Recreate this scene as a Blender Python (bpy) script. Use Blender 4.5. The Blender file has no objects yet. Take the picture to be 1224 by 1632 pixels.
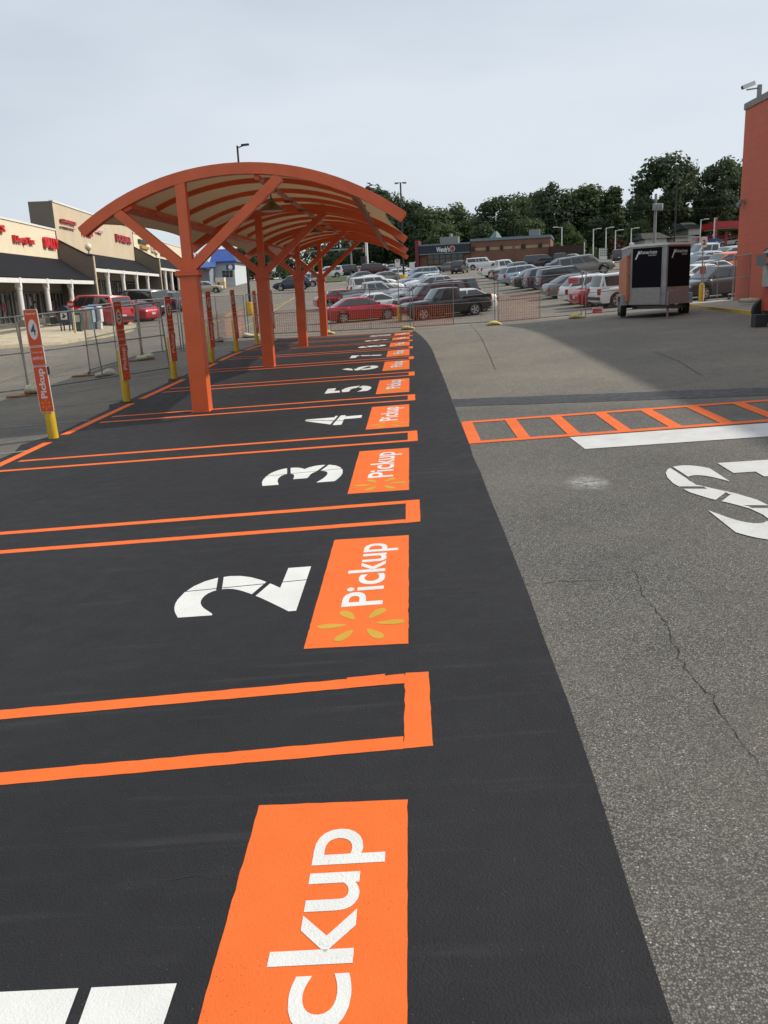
import bpy, bmesh, math, random
import numpy as np
from mathutils import Vector, Matrix

# ------------------------------------------------------------------ camera, sky, sun, exposure
SC = bpy.context.scene
F_PX, CX, CY = 1367.0, 612.0, 816.0            # focal length and centre in pixels of a 1224 x 1632 photograph
EYE = np.array([0.0, 0.0, 2.0])
def _camera_axes():
    roll, hx, hy = .045, 500., 460.
    c = hy - roll*(CX-hx); d = (CY-c)/math.sqrt(1+roll**2)
    nad = np.array([CX, CY]) + F_PX*F_PX/d*np.array([roll, 1])/math.sqrt(1+roll**2)
    down = np.array([nad[0]-CX, nad[1]-CY, F_PX]); down /= np.linalg.norm(down)
    f = np.array([653-CX, 437-CY, F_PX]); up = -down
    y = f - up*(f @ up); y /= np.linalg.norm(y)
    return np.array([np.cross(y, up), y, up])
ROT = _camera_axes()
cam_data = bpy.data.cameras.new('camera'); cam = bpy.data.objects.new('camera', cam_data)
SC.collection.objects.link(cam)
cam_data.sensor_fit = 'VERTICAL'; cam_data.sensor_height = 24.0; cam_data.lens = F_PX/1632*24.0
cam_data.clip_start = .05; cam_data.clip_end = 3000
_m = Matrix.Identity(4)
for j, v in enumerate(((1,0,0), (0,-1,0), (0,0,-1))):
    w = ROT @ np.array(v, float)
    for i in range(3): _m[i][j] = w[i]
_m.translation = Vector(EYE)
cam.matrix_world = _m
SC.camera = cam

SUN_DIR = Vector((3.9, 0.95, 3.15)).normalized()       # towards the sun
SUN_EL = math.asin(SUN_DIR.z); SUN_AZ = math.atan2(SUN_DIR.x, SUN_DIR.y)
world = bpy.data.worlds.new("World"); SC.world = world; world.use_nodes = True
nt = world.node_tree; nt.nodes.clear()
def _n(t, typ, **kw):
    n = t.nodes.new(typ)
    for k, v in kw.items(): setattr(n, k, v)
    return n
sky = _n(nt, 'ShaderNodeTexSky', sky_type='NISHITA', sun_disc=False, sun_elevation=SUN_EL, sun_rotation=SUN_AZ,
         air_density=1.0, dust_density=1.5, ozone_density=1.2)
geo = _n(nt, 'ShaderNodeTexCoord'); mp = _n(nt, 'ShaderNodeMapping'); mp.inputs['Scale'].default_value = (1.0, 1.0, 3.4)
nz = _n(nt, 'ShaderNodeTexNoise'); nz.inputs['Scale'].default_value = 1.3; nz.inputs['Detail'].default_value = 5; nz.inputs['Roughness'].default_value = .5
rmp = _n(nt, 'ShaderNodeMapRange'); rmp.inputs['From Min'].default_value = .34; rmp.inputs['From Max'].default_value = .66
rmp.inputs['To Min'].default_value = .55; rmp.inputs['To Max'].default_value = .95
mixc = _n(nt, 'ShaderNodeMix', data_type='RGBA')
mixc.inputs[7].default_value = (7.1, 7.7, 8.4, 1)     # thin high cloud, as bright as the sky behind it
bg = _n(nt, 'ShaderNodeBackground'); bg.inputs['Strength'].default_value = .105
wo = _n(nt, 'ShaderNodeOutputWorld')
L = nt.links.new
L(geo.outputs['Generated'], mp.inputs['Vector']); L(mp.outputs[0], nz.inputs['Vector']); L(nz.outputs[0], rmp.inputs[0])
L(rmp.outputs[0], mixc.inputs[0]); L(sky.outputs[0], mixc.inputs[6]); L(mixc.outputs[2], bg.inputs[0]); L(bg.outputs[0], wo.inputs[0])
sun_data = bpy.data.lights.new('sun', 'SUN'); sun = bpy.data.objects.new('sun', sun_data); SC.collection.objects.link(sun)
sun_data.energy = 3.8; sun_data.angle = math.radians(.9); sun_data.color = (1.0, .93, .82)
sun.rotation_euler = SUN_DIR.to_track_quat('Z', 'Y').to_euler()
SC.view_settings.view_transform = 'Standard'; SC.view_settings.look = 'None'
SC.view_settings.exposure = 0.0; SC.view_settings.gamma = 1.0; SC.view_settings.use_curve_mapping = False
SC.cycles.use_denoising = True
SC.cycles.max_bounces = 6; SC.cycles.diffuse_bounces = 3; SC.cycles.glossy_bounces = 3; SC.cycles.transparent_max_bounces = 8
SC.cycles.caustics_reflective = False; SC.cycles.caustics_refractive = False

# ------------------------------------------------------------------ ground height, pixel -> place helpers
def ray(x, y): return ROT @ np.array([x-CX, y-CY, F_PX])/F_PX
def at_depth(x, y, Y):
    r = ray(x, y); return EYE + r*(Y/r[1])
def at_side(x, y, X):
    r = ray(x, y); return EYE + r*(X/r[0])
_SA, _SB = 0.042817655, 0.010969144              # the lot falls to the left and rises slightly ahead
_CP = [(517,535,37),(484,552,29.9),(526,532,39.2),(657,524,39.2),(792,516,38.8),(930,504,38.5),(436,536,38.6),(395,535,39),(226,570,28.5),(291,561,29.5),(144,595,24),(380,560,29),(412,548,34),
 (1169,482,38),(1080,497,32),(993,507,30.5),(1200,503,26.5),(575,514,53),(978,487,49),(690,428,165),(870,420,165),(732,436,129),(770,430,140),(825,449,87),(915,420,141),(1160,391,180),(465,463,103),(330,468,118),(160,517,61),(225,503,68),(39,520,56),(81,515,61),(350,457,137),(600,435,170),(525,443,140),(1130,478,47),(1110,420,78),(1105,392,215),(985,416,190),(5,546,38),(120,552,38)]
def _base(X, Y):
    Yc = np.minimum(Y, 48.); Xc = np.clip(X, -14, 16)
    dr = np.where(Y < 24, 0, np.where(Y < 30, .0022*(Y-24)**2, np.where(Y < 48, .0792+.0264*(Y-30), .5544)))
    return _SA*Xc + _SB*Yc - dr
_P = [tuple(at_depth(*c)) for c in _CP]
for _X in (-12,-6,0,6,12):
    for _Y in (12,18,22): _P.append((_X, _Y, float(_base(np.float64(_X), np.float64(_Y)))))
_P += [(-120,60,1),(-120,150,3),(-60,250,5),(0,260,6),(60,260,7),(120,220,9),(120,100,5),(60,60,1.8),(45,100,3.3),(-200,-50,0),(200,-50,3),(-250,400,7),(0,450,8),(250,400,11)]
_P = np.array(_P)
def _K(a): return np.sqrt(((a[:,None,:2]-_P[None,:,:2])**2).sum(-1)+36.)
_nP = len(_P); _M = np.zeros((_nP+1, _nP+1)); _M[:_nP,:_nP] = _K(_P)-.3*np.eye(_nP); _M[:_nP,_nP] = 1; _M[_nP,:_nP] = 1
_W = np.linalg.solve(_M, np.append(_P[:,2]-_base(_P[:,0], _P[:,1]), 0))
def gz(X, Y):
    X = np.asarray(X, float); Y = np.asarray(Y, float); sh = X.shape
    q = np.stack([X.ravel(), Y.ravel()], 1)
    t = np.clip((Y.ravel()-17)/8, 0, 1); t = t*t*(3-2*t)
    r = (_base(q[:,0], q[:,1]) + (_K(q)@_W[:_nP]+_W[_nP])*t).reshape(sh)
    return r if r.shape else float(r)
_T = np.concatenate([np.arange(.5, 60, .05), np.arange(60, 420, .3)])
def gp(x, y):
    r = ray(x, y); p = EYE + _T[:,None]*r; dz = p[:,2]-gz(p[:,0], p[:,1]); i = int(np.argmax(dz < 0))
    if dz[i] >= 0:
        i = int(np.argmin(np.where(p[:,1] < 190, dz/p[:,1], 9))); print('no ground at', x, y, '->', p[i]); return np.array([p[i,0], p[i,1], gz(p[i,0], p[i,1])])
    f = dz[i-1]/(dz[i-1]-dz[i]); return p[i-1]+(p[i]-p[i-1])*f
def on(X, Y, dz=0): return Vector((X, Y, gz(X, Y)+dz))

# ------------------------------------------------------------------ mesh builder and object helpers
ORG = {}
COL = SC.collection
class MB:
    def __init__(s): s.v = []; s.f = []; s.mi = []
    def poly(s, pts, m=0):
        b = len(s.v); s.v += [tuple(map(float, p)) for p in pts]; s.f.append(tuple(range(b, b+len(pts)))); s.mi.append(m); return s
    def mesh(s, vs, fs, m=0):
        b = len(s.v); s.v += [tuple(map(float, p)) for p in vs]
        for f in fs: s.f.append(tuple(b+i for i in f)); s.mi.append(m)
        return s
    def frame_box(s, o, ax, ay, az, m=0):
        o, ax, ay, az = Vector(o), Vector(ax), Vector(ay), Vector(az)
        vs = [o+ax*i+ay*j+az*k for k in (0,1) for j in (0,1) for i in (0,1)]
        return s.mesh(vs, [(0,2,3,1),(4,5,7,6),(0,1,5,4),(2,6,7,3),(0,4,6,2),(1,3,7,5)], m)
    def box(s, lo, hi, m=0):
        return s.frame_box(lo, (hi[0]-lo[0],0,0), (0,hi[1]-lo[1],0), (0,0,hi[2]-lo[2]), m)
    def bar(s, p, q, w, h, up=(0,0,1), m=0):
        p, q = Vector(p), Vector(q); d = q-p; u = Vector(up); x = d.cross(u)
        if x.length < 1e-6: x = d.cross(Vector((1,0,0)))
        x.normalize(); u = x.cross(d).normalized()
        return s.frame_box(p-x*w/2-u*h/2, x*w, d, u*h, m)
    def tube(s, pts, r, n=8, cap=True, m=0):
        pts = [Vector(p) for p in pts]; k = len(pts); rs = r if isinstance(r, (list, tuple)) else [r]*k
        vs = []; ref = Vector((0,0,1))
        t0 = (pts[1]-pts[0]).normalized()
        if abs(t0.dot(ref)) > .95: ref = Vector((1,0,0))
        for i, p in enumerate(pts):
            t = (pts[min(i+1,k-1)]-pts[max(i-1,0)]).normalized()
            x = t.cross(ref).normalized(); y = x.cross(t)
            for j in range(n):
                a = 2*math.pi*(j+.5)/n; vs.append(p+x*math.cos(a)*rs[i]+y*math.sin(a)*rs[i])
        fs = [(i*n+j, i*n+(j+1)%n, (i+1)*n+(j+1)%n, (i+1)*n+j) for i in range(k-1) for j in range(n)]
        if cap: fs += [tuple(reversed(range(n))), tuple((k-1)*n+j for j in range(n))]
        return s.mesh(vs, fs, m)
    def lathe(s, c, prof, n=16, axis='z', m=0):
        vs = []; c = Vector(c)
        for r, z in prof:
            for j in range(n):
                a = 2*math.pi*j/n; x, y = r*math.cos(a), r*math.sin(a)
                vs.append(c + (Vector((x,y,z)) if axis == 'z' else Vector((x,z,y)) if axis == 'y' else Vector((z,x,y))))
        k = len(prof)
        fs = [(i*n+j, i*n+(j+1)%n, (i+1)*n+(j+1)%n, (i+1)*n+j) for i in range(k-1) for j in range(n)]
        fs += [tuple(range(n)), tuple((k-1)*n+j for j in range(n))]
        return s.mesh(vs, fs, m)
    def prism(s, pts, th, m=0):
        """polygon in space pushed along the vector th"""
        pts = [Vector(p) for p in pts]; n = len(pts); th = Vector(th)
        vs = pts+[p+th for p in pts]
        fs = [tuple(reversed(range(n))), tuple(range(n, 2*n))]+[(i, (i+1)%n, n+(i+1)%n, n+i) for i in range(n)]
        return s.mesh(vs, fs, m)
    def data(s, name, org=(0,0,0), smooth=False, fix=True):
        me = bpy.data.meshes.new(name); o = Vector(org)
        me.from_pydata([tuple(Vector(v)-o) for v in s.v], [], s.f)
        me.polygons.foreach_set('material_index', s.mi)
        if fix:
            bm = bmesh.new(); bm.from_mesh(me); bmesh.ops.recalc_face_normals(bm, faces=bm.faces); bm.to_mesh(me); bm.free()
        if smooth: me.polygons.foreach_set('use_smooth', [True]*len(me.polygons))
        me.update(); return me
    def build(s, name, mat, parent=None, smooth=False, org=None, fix=True):
        if parent is not None: org = ORG[parent]
        elif org is None:
            a = np.array(s.v); lo, hi = a.min(0), a.max(0); org = Vector(((lo[0]+hi[0])/2, (lo[1]+hi[1])/2, lo[2]))
        me = s.data(name, org, smooth, fix)
        for m in (mat if isinstance(mat, (list, tuple)) else [mat]): me.materials.append(m)
        if smooth == 'auto': shade_auto(me)
        o = bpy.data.objects.new(name, me); COL.objects.link(o)
        if parent is not None: o.parent = parent; ORG[o] = ORG[parent]
        else: o.location = org; ORG[o] = Vector(org)
        return o
def shade_auto(me, ang=math.radians(38)):
    bm = bmesh.new(); bm.from_mesh(me)
    for f in bm.faces: f.smooth = True
    for e in bm.edges:
        e.smooth = not (len(e.link_faces) == 2 and e.calc_face_angle(0) > ang)
    bm.to_mesh(me); bm.free()
USED = set()
def tag(o, label=None, cat=None, group=None, kind=None):
    if label: o['label'] = label
    if cat: o['category'] = cat
    if group: o['group'] = group
    if kind: o['kind'] = kind
    return o
def thing(name, label, cat, loc=(0,0,0), rot=None, group=None):
    o = bpy.data.objects.new(name, None); COL.objects.link(o); o.location = loc; o.empty_display_size = .2
    if rot is not None: o.rotation_euler = rot
    ORG[o] = Vector(loc); return tag(o, label, cat, group)
def solo(mb, name, mat, label, cat, group=None, smooth=False, **k):
    return tag(mb.build(name, mat, None, smooth, **k), label, cat, group)
def struct(mb, name, mat, smooth=False, **k): return tag(mb.build(name, mat, None, smooth, **k), kind='structure')
def copy_tree(o, parent=None):
    c = o.copy(); COL.objects.link(c)
    if parent is not None: c.parent = parent
    for ch in o.children: copy_tree(ch, c)
    return c

# ------------------------------------------------------------------ materials
def new_mat(name):
    m = bpy.data.materials.new(name); m.use_nodes = True; t = m.node_tree
    return m, t, t.nodes['Principled BSDF'], t.nodes['Material Output']
def setc(b, col=None, rough=None, metal=None, spec=None, coat=None):
    if col is not None: b.inputs['Base Color'].default_value = (*col, 1)
    if rough is not None: b.inputs['Roughness'].default_value = rough
    if metal is not None: b.inputs['Metallic'].default_value = metal
    if spec is not None: b.inputs['Specular IOR Level'].default_value = spec
    if coat is not None: b.inputs['Coat Weight'].default_value = coat; b.inputs['Coat Roughness'].default_value = .08
def noise(t, scale, detail=4, rough=.55, vec=None):
    n = _n(t, 'ShaderNodeTexNoise'); n.inputs['Scale'].default_value = scale; n.inputs['Detail'].default_value = detail; n.inputs['Roughness'].default_value = rough
    if vec is not None: t.links.new(vec, n.inputs['Vector'])
    return n.outputs[0]
def rng(t, src, a, b, c=0., d=1.):
    n = _n(t, 'ShaderNodeMapRange'); t.links.new(src, n.inputs[0])
    for i, v in enumerate((a, b, c, d)): n.inputs[i+1].default_value = v
    return n.outputs[0]
def mth(t, op, a, b=None):
    n = _n(t, 'ShaderNodeMath', operation=op)
    for i, v in enumerate((a, b)):
        if v is None: continue
        if isinstance(v, (int, float)): n.inputs[i].default_value = v
        else: t.links.new(v, n.inputs[i])
    return n.outputs[0]
def mixcol(t, fac, a, b, mode='MIX'):
    n = _n(t, 'ShaderNodeMix', data_type='RGBA', blend_type=mode)
    for i, v in ((0, fac), (6, a), (7, b)):
        if isinstance(v, (int, float)): n.inputs[i].default_value = v
        elif isinstance(v, tuple): n.inputs[i].default_value = (*v, 1)
        else: t.links.new(v, n.inputs[i])
    return n.outputs[2]
def objco(t): return _n(t, 'ShaderNodeTexCoord').outputs['Object']
def bump(t, b, h, strength, dist):
    n = _n(t, 'ShaderNodeBump'); n.inputs['Strength'].default_value = strength; n.inputs['Distance'].default_value = dist
    t.links.new(h, n.inputs['Height']); t.links.new(n.outputs[0], b.inputs['Normal'])
def P(name, col, rough=.5, metal=0., var=.12, scale=3., bmp=0., bscale=60., spec=None, coat=None, dirt=None):
    m, t, b, o = new_mat(name); setc(b, col, rough, metal, spec, coat); co = objco(t)
    if var:
        f = rng(t, noise(t, scale, 5, .6, co), .3, .7)
        c2 = dirt or tuple(c*(1-var*1.6) for c in col)
        c = mixcol(t, f, tuple(min(1, c*(1+var*.5)) for c in col), c2 if not dirt else tuple(a*(1-.35)+d*.35 for a, d in zip(col, dirt)))
        t.links.new(c, b.inputs['Base Color'])
        t.links.new(rng(t, noise(t, scale*4, 3, .5, co), .3, .7, max(.02, rough-.08), min(1, rough+.1)), b.inputs['Roughness'])
    if bmp: bump(t, b, noise(t, bscale, 3, .6, co), bmp, .01)
    return m
def GLASS(name, col=(.02,.025,.03), rough=.06):
    m, t, b, o = new_mat(name); setc(b, col, rough, 0, .9)
    return m
M = {}
# aged lot asphalt: stones set in worn binder
def mat_asphalt_old():
    m, t, b, o = new_mat('aged_asphalt'); co = objco(t)
    v = _n(t, 'ShaderNodeTexVoronoi'); v.inputs['Scale'].default_value = 135; t.links.new(co, v.inputs['Vector'])
    v2 = _n(t, 'ShaderNodeTexVoronoi'); v2.inputs['Scale'].default_value = 95; t.links.new(co, v2.inputs['Vector'])
    sep = _n(t, 'ShaderNodeSeparateColor'); t.links.new(v.outputs['Color'], sep.inputs[0])
    sep2 = _n(t, 'ShaderNodeSeparateColor'); t.links.new(v2.outputs['Color'], sep2.inputs[0])
    big = noise(t, .35, 5, .6, co); mid = noise(t, 2.2, 5, .65, co); fine = noise(t, 320, 2, .6, co)
    stone = mixcol(t, sep.outputs[0], (.041,.040,.037), (.30,.290,.262))
    pale = mth(t, 'MULTIPLY', mth(t, 'GREATER_THAN', sep2.outputs[1], .955), mth(t, 'LESS_THAN', v2.outputs['Distance'], .36))
    rust = mth(t, 'MULTIPLY', mth(t, 'GREATER_THAN', sep2.outputs[2], .965), mth(t, 'LESS_THAN', v2.outputs['Distance'], .45))
    gap = rng(t, v.outputs['Distance'], .36, .62)
    c = mixcol(t, mth(t, 'MULTIPLY', gap, .8), stone, (.030,.028,.026))
    c = mixcol(t, mth(t, 'MULTIPLY', pale, .75), c, (.58,.56,.50))
    c = mixcol(t, mth(t, 'MULTIPLY', rust, .45), c, (.20,.13,.075))
    c = mixcol(t, mth(t, 'MULTIPLY', rng(t, big, .40, .66), .34), c, (.22,.198,.155))
    c = mixcol(t, mth(t, 'MULTIPLY', rng(t, mid, .50, .72), .40), c, (.075,.071,.063))
    # dark drips and scuffs
    st = rng(t, noise(t, 5.5, 3, .5, co), .67, .76)
    c = mixcol(t, mth(t, 'MULTIPLY', st, .5), c, (.045,.043,.04))
    g = rng(t, mth(t, 'ADD', fine, 0), .2, .8, .88, 1.12)
    c = mixcol(t, 1.0, c, g, 'MULTIPLY')
    # the paving beyond the tar seam is tinted paler and warmer
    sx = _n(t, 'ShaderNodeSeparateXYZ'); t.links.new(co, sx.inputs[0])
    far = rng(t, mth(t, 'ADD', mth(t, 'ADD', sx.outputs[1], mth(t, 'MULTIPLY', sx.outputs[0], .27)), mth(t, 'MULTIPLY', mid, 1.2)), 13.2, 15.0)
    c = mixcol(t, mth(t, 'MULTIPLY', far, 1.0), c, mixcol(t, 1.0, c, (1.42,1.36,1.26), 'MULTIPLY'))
    t.links.new(c, b.inputs['Base Color']); setc(b, rough=.82, spec=.35)
    h = mth(t, 'ADD', mth(t, 'MULTIPLY', v.outputs['Distance'], -.9), mth(t, 'MULTIPLY', fine, .6))
    bump(t, b, h, .55, .006); return m
def mat_sealcoat():
    m, t, b, o = new_mat('fresh_sealcoat'); co = objco(t)
    v = _n(t, 'ShaderNodeTexVoronoi'); v.inputs['Scale'].default_value = 110; t.links.new(co, v.inputs['Vector'])
    big = noise(t, .55, 4, .6, co); mid = noise(t, 7, 4, .6, co); fine = noise(t, 280, 3, .7, co)
    mpn = _n(t, 'ShaderNodeMapping'); mpn.inputs['Scale'].default_value = (.5, 7, 1); t.links.new(co, mpn.inputs['Vector'])
    streak = noise(t, 1.6, 4, .6, mpn.outputs[0])
    c = mixcol(t, rng(t, big, .35, .65), (.0150,.0155,.0178), (.0215,.022,.0248))
    c = mixcol(t, mth(t, 'MULTIPLY', rng(t, streak, .55, .72), mth(t, 'MULTIPLY', rng(t, noise(t, .9, 3, .6, co), .38, .62), .6)), c, (.048,.048,.050))
    c = mixcol(t, mth(t, 'MULTIPLY', rng(t, mid, .6, .8), .3), c, (.020,.020,.021))
    sep = _n(t, 'ShaderNodeSeparateColor'); t.links.new(v.outputs['Color'], sep.inputs[0])
    pit = mth(t, 'MULTIPLY', mth(t, 'GREATER_THAN', sep.outputs[0], .9), mth(t, 'LESS_THAN', v.outputs['Distance'], .3))
    c = mixcol(t, mth(t, 'MULTIPLY', pit, .7), c, (.010,.010,.011))
    dust = mth(t, 'MULTIPLY', mth(t, 'GREATER_THAN', sep.outputs[1], .985), mth(t, 'LESS_THAN', v.outputs['Distance'], .22))
    c = mixcol(t, mth(t, 'MULTIPLY', dust, .6), c, (.16,.15,.14))
    t.links.new(c, b.inputs['Base Color']); setc(b, spec=.3)
    t.links.new(rng(t, mid, .3, .7, .66, .82), b.inputs['Roughness'])
    h = mth(t, 'ADD', mth(t, 'MULTIPLY', v.outputs['Distance'], -.8), mth(t, 'ADD', mth(t, 'MULTIPLY', fine, .8), mth(t, 'MULTIPLY', pit, -.6)))
    bump(t, b, h, .6, .006); return m
def mat_roadpaint(name, col, under, wear=.70, rough=.78):
    m, t, b, o = new_mat(name); co = objco(t)
    v = _n(t, 'ShaderNodeTexVoronoi'); v.inputs['Scale'].default_value = 118; t.links.new(co, v.inputs['Vector'])
    sep = _n(t, 'ShaderNodeSeparateColor'); t.links.new(v.outputs['Color'], sep.inputs[0])
    big = noise(t, 3.5, 4, .6, co); fine = noise(t, 300, 3, .7, co)
    c = mixcol(t, rng(t, big, .3, .7), tuple(min(1, x*1.05) for x in col), tuple(x*.91 for x in col))
    pin = mth(t, 'MULTIPLY', mth(t, 'GREATER_THAN', sep.outputs[0], .90), mth(t, 'LESS_THAN', v.outputs['Distance'], .27))
    patch = rng(t, noise(t, 2.3, 3, .6, co), .36, .58)
    c = mixcol(t, mth(t, 'MULTIPLY', mth(t, 'MULTIPLY', pin, patch), .85), c, under)
    chip = mth(t, 'MULTIPLY', rng(t, noise(t, 38, 4, .75, co), wear, wear+.04), rng(t, big, .45, .6))
    c = mixcol(t, mth(t, 'MULTIPLY', chip, .8), c, under)
    t.links.new(c, b.inputs['Base Color']); setc(b, rough=rough, spec=.18)
    h = mth(t, 'ADD', mth(t, 'MULTIPLY', v.outputs['Distance'], -.7), mth(t, 'MULTIPLY', fine, .7))
    bump(t, b, h, .38, .005); return m
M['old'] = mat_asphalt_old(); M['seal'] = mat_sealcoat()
ORANGE = (.86, .165, .034)
M['p_orange'] = mat_roadpaint('orange_road_paint', ORANGE, (.30,.07,.025))
M['p_orange_old'] = mat_roadpaint('orange_road_paint_on_worn_asphalt', (.80,.16,.04), (.11,.08,.06), .62)
M['p_white'] = mat_roadpaint('white_road_paint', (.74,.74,.71), (.34,.33,.31))
M['p_white_old'] = mat_roadpaint('white_road_paint_on_worn_asphalt', (.62,.62,.60), (.25,.24,.22), .60)
M['p_faint'] = mat_roadpaint('faded_white_line_paint', (.26,.255,.24), (.12,.115,.105), .5)
M['p_yellow'] = mat_roadpaint('faded_yellow_line_paint', (.46,.34,.10), (.14,.13,.11), .5)
M['p_gold'] = mat_roadpaint('gold_road_paint', (.58,.36,.05), (.66,.19,.035), .68)
M['tar'] = P('tar_seam', (.036,.036,.037), .62, 0, .25, 2.5, .5, 90)
M['crack'] = P('crack_dark', (.026,.025,.022), .9, 0, 0)
M['steel_or'] = P('orange_painted_steel', (.78,.142,.036), .40, 0, .10, 1.5, .03, 40, coat=.15)
M['steel_dull'] = P('dull_orange_galvanised_steel', (.36,.12,.07), .45, .25, .2, 4)
M['cap_or'] = P('orange_end_cap', (.85,.13,.02), .35, 0, 0)
M['yellow'] = P('yellow_bollard_paint', (.66,.43,.03), .45, 0, .12, 4, .05, 50)
M['yellow_kerb'] = P('worn_yellow_kerb_paint', (.55,.36,.05), .7, 0, .3, 3, .2, 60, dirt=(.25,.22,.17))
M['yellow_base'] = P('yellow_painted_concrete', (.68,.40,.03), .7, 0, .15, 2, .2, 40)
M['sign_or'] = P('orange_sign_face', (.74,.10,.022), .38, 0, .05, 3)
M['sign_wh'] = P('white_sign_face', (.78,.76,.73), .4, 0, .04, 5)
M['ink'] = P('grey_ink', (.10,.09,.09), .5, 0, 0)
M['ink_red'] = P('red_ink', (.55,.04,.03), .5, 0, 0)
M['spark'] = P('amber_sign_ink', (.85,.30,.02), .4, 0, 0)
M['galv'] = P('galvanised_steel', (.30,.30,.29), .42, .75, .2, 8)
M['wire'] = P('galvanised_wire', (.13,.13,.125), .55, .4, 0)
M['pole_dark'] = P('dark_bronze_pole', (.025,.022,.02), .45, .3, .1)
M['pole_grey'] = P('weathered_grey_pole', (.24,.23,.22), .7, .1, .15)
M['wood'] = P('weathered_timber', (.10,.08,.06), .85, 0, .25, 6, .2)
M['sand_y'] = P('yellow_sandbag_cloth', (.60,.50,.16), .85, 0, .2, 14, .3, 120)
M['sand_w'] = P('pale_sandbag_cloth', (.56,.53,.38), .85, 0, .2, 14, .3, 120)
M['rust'] = P('rusty_orange_steel', (.36,.13,.05), .7, .2, .3, 12, .2)
M['net'] = P('orange_safety_net', (.80,.20,.09), .6, 0, .05)
M['concrete'] = P('pale_concrete', (.54,.46,.32), .85, 0, .22, 1.2, .25, 60)
M['kerb'] = P('kerb_concrete', (.36,.33,.28), .85, 0, .2, 2, .2, 60)
M['grass'] = P('mown_grass', (.062,.085,.022), .95, 0, .35, 1.4, .5, 30)
M['black'] = P('black_rubber', (.018,.018,.018), .75, 0, .1)
M['blackp'] = P('black_plastic', (.022,.022,.024), .5, 0, .1)
M['white'] = P('white_paint', (.74,.73,.70), .5, 0, .06, 3)
M['tyre'] = P('tyre_rubber', (.02,.02,.021), .8, 0, .1, 20)
M['rim'] = P('alloy_wheel', (.50,.50,.50), .3, .7, .05, 20)
M['steelrim'] = P('dull_wheel', (.26,.26,.26), .45, .6, .1, 20)
M['carglass'] = GLASS('car_window_glass', (.028,.036,.039), .05)
M['windscreen'] = GLASS('windscreen_glass', (.11,.155,.16), .05)  # pale teal base colour paints in the reflected sky
M['glass'] = GLASS('shop_window_glass', (.022,.025,.026), .08)
M['lampglass'] = P('headlamp_lens', (.62,.62,.60), .12, .1, 0)
M['red_l'] = P('red_lamp_lens', (.42,.015,.012), .15, 0, 0, coat=.5)
M['chrome'] = P('chrome_trim', (.6,.6,.6), .15, .9, 0)
M['plate'] = P('number_plate_white', (.6,.6,.58), .5, 0, 0)
# ------------------------------------------------------------------ ground
def axis(*segs):
    out = []
    for a, b, s in segs: out += list(np.arange(a, b, s))
    return np.array(out+[segs[-1][1]])
def sheet(xs, ys, dz=0., hole=None):
    X, Y = np.meshgrid(xs, ys); Z = gz(X, Y)+dz; nx = len(xs); mb = MB()
    mb.v = [tuple(p) for p in np.stack([X.ravel(), Y.ravel(), Z.ravel()], 1).tolist()]
    for j in range(len(ys)-1):
        for i in range(nx-1): mb.f.append((j*nx+i, j*nx+i+1, (j+1)*nx+i+1, (j+1)*nx+i)); mb.mi.append(0)
    return mb
gx = axis((-700,-200,50), (-200,-60,10), (-60,-20,2.5), (-20,20,.8), (20,60,2.5), (60,200,10), (200,700,50))
gy = axis((-60,-12,8), (-12,16,4), (16,52,.8), (52,130,2.5), (130,260,6), (260,900,40))
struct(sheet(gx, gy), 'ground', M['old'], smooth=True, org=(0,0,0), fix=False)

RAG = random.Random(77)
def drape(mb, pts, lift, step=.6, m=0, rag=0.):
    """a four-cornered patch laid on the ground, divided so that it follows it"""
    a, b, c, d = [np.array(p, float) for p in pts]
    nu = max(1, int(math.ceil(max(np.linalg.norm(b-a), np.linalg.norm(c-d))/step)))
    nv = max(1, int(math.ceil(max(np.linalg.norm(d-a), np.linalg.norm(c-b))/step)))
    u = np.linspace(0, 1, nu+1); v = np.linspace(0, 1, nv+1); U, V = np.meshgrid(u, v)
    Q = ((1-U)*(1-V))[...,None]*a+(U*(1-V))[...,None]*b+(U*V)[...,None]*c+((1-U)*V)[...,None]*d
    if rag:
        for j in range(nv+1):
            for i in range(nu+1):
                if i in (0, nu) or j in (0, nv): Q[j,i,0] += RAG.gauss(0, rag); Q[j,i,1] += RAG.gauss(0, rag)
    Z = gz(Q[...,0], Q[...,1])+lift; o = len(mb.v)
    mb.v += [(float(x), float(y), float(z)) for x, y, z in zip(Q[...,0].ravel(), Q[...,1].ravel(), Z.ravel())]
    for j in range(nv):
        for i in range(nu):
            k = o+j*(nu+1)+i; mb.f.append((k, k+1, k+nu+2, k+nu+1)); mb.mi.append(m)
    return mb
def px(*p): return [tuple(gp(*q)[:2]) for q in p]

# fresh sealcoat over the pickup bays, its right edge wandering as in the photo
R = random.Random(3)
edge = [(-4,.60),(-1,.61),(1.9,.633),(3,.662),(4.17,.675),(5.8,.668),(7.6,.654),(9.2,.635),(10.8,.623),(15,.595),(19,.57),(23,.535),(27,.45),(31,.33),(34,.24),(36.7,.14)]
ys = np.concatenate([np.arange(-4, 36.7, .7), [36.7]])
mb = MB(); rows = []
for y in ys:
    xr = np.interp(y, [e[0] for e in edge], [e[1] for e in edge])+R.uniform(-.008, .008)
    xl = -5.86+.03*math.sin(y*.6)+R.uniform(-.015, .015)
    if abs(y-13.1) < .36 or abs(y-17.2) < .36 or abs(y-21.3) < .36 or abs(y-24.9) < .36 or abs(y-28.9) < .36: xl -= .22
    rows.append((xl, xr, y))
for (l0, r0, y0), (l1, r1, y1) in zip(rows, rows[1:]):
    drape(mb, [(l0,y0),(r0,y0),(r1,y1),(l1,y1)], .004, .7)
struct(mb, 'bay_sealcoat', M['seal'], org=(0,0,0), fix=False)

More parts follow.
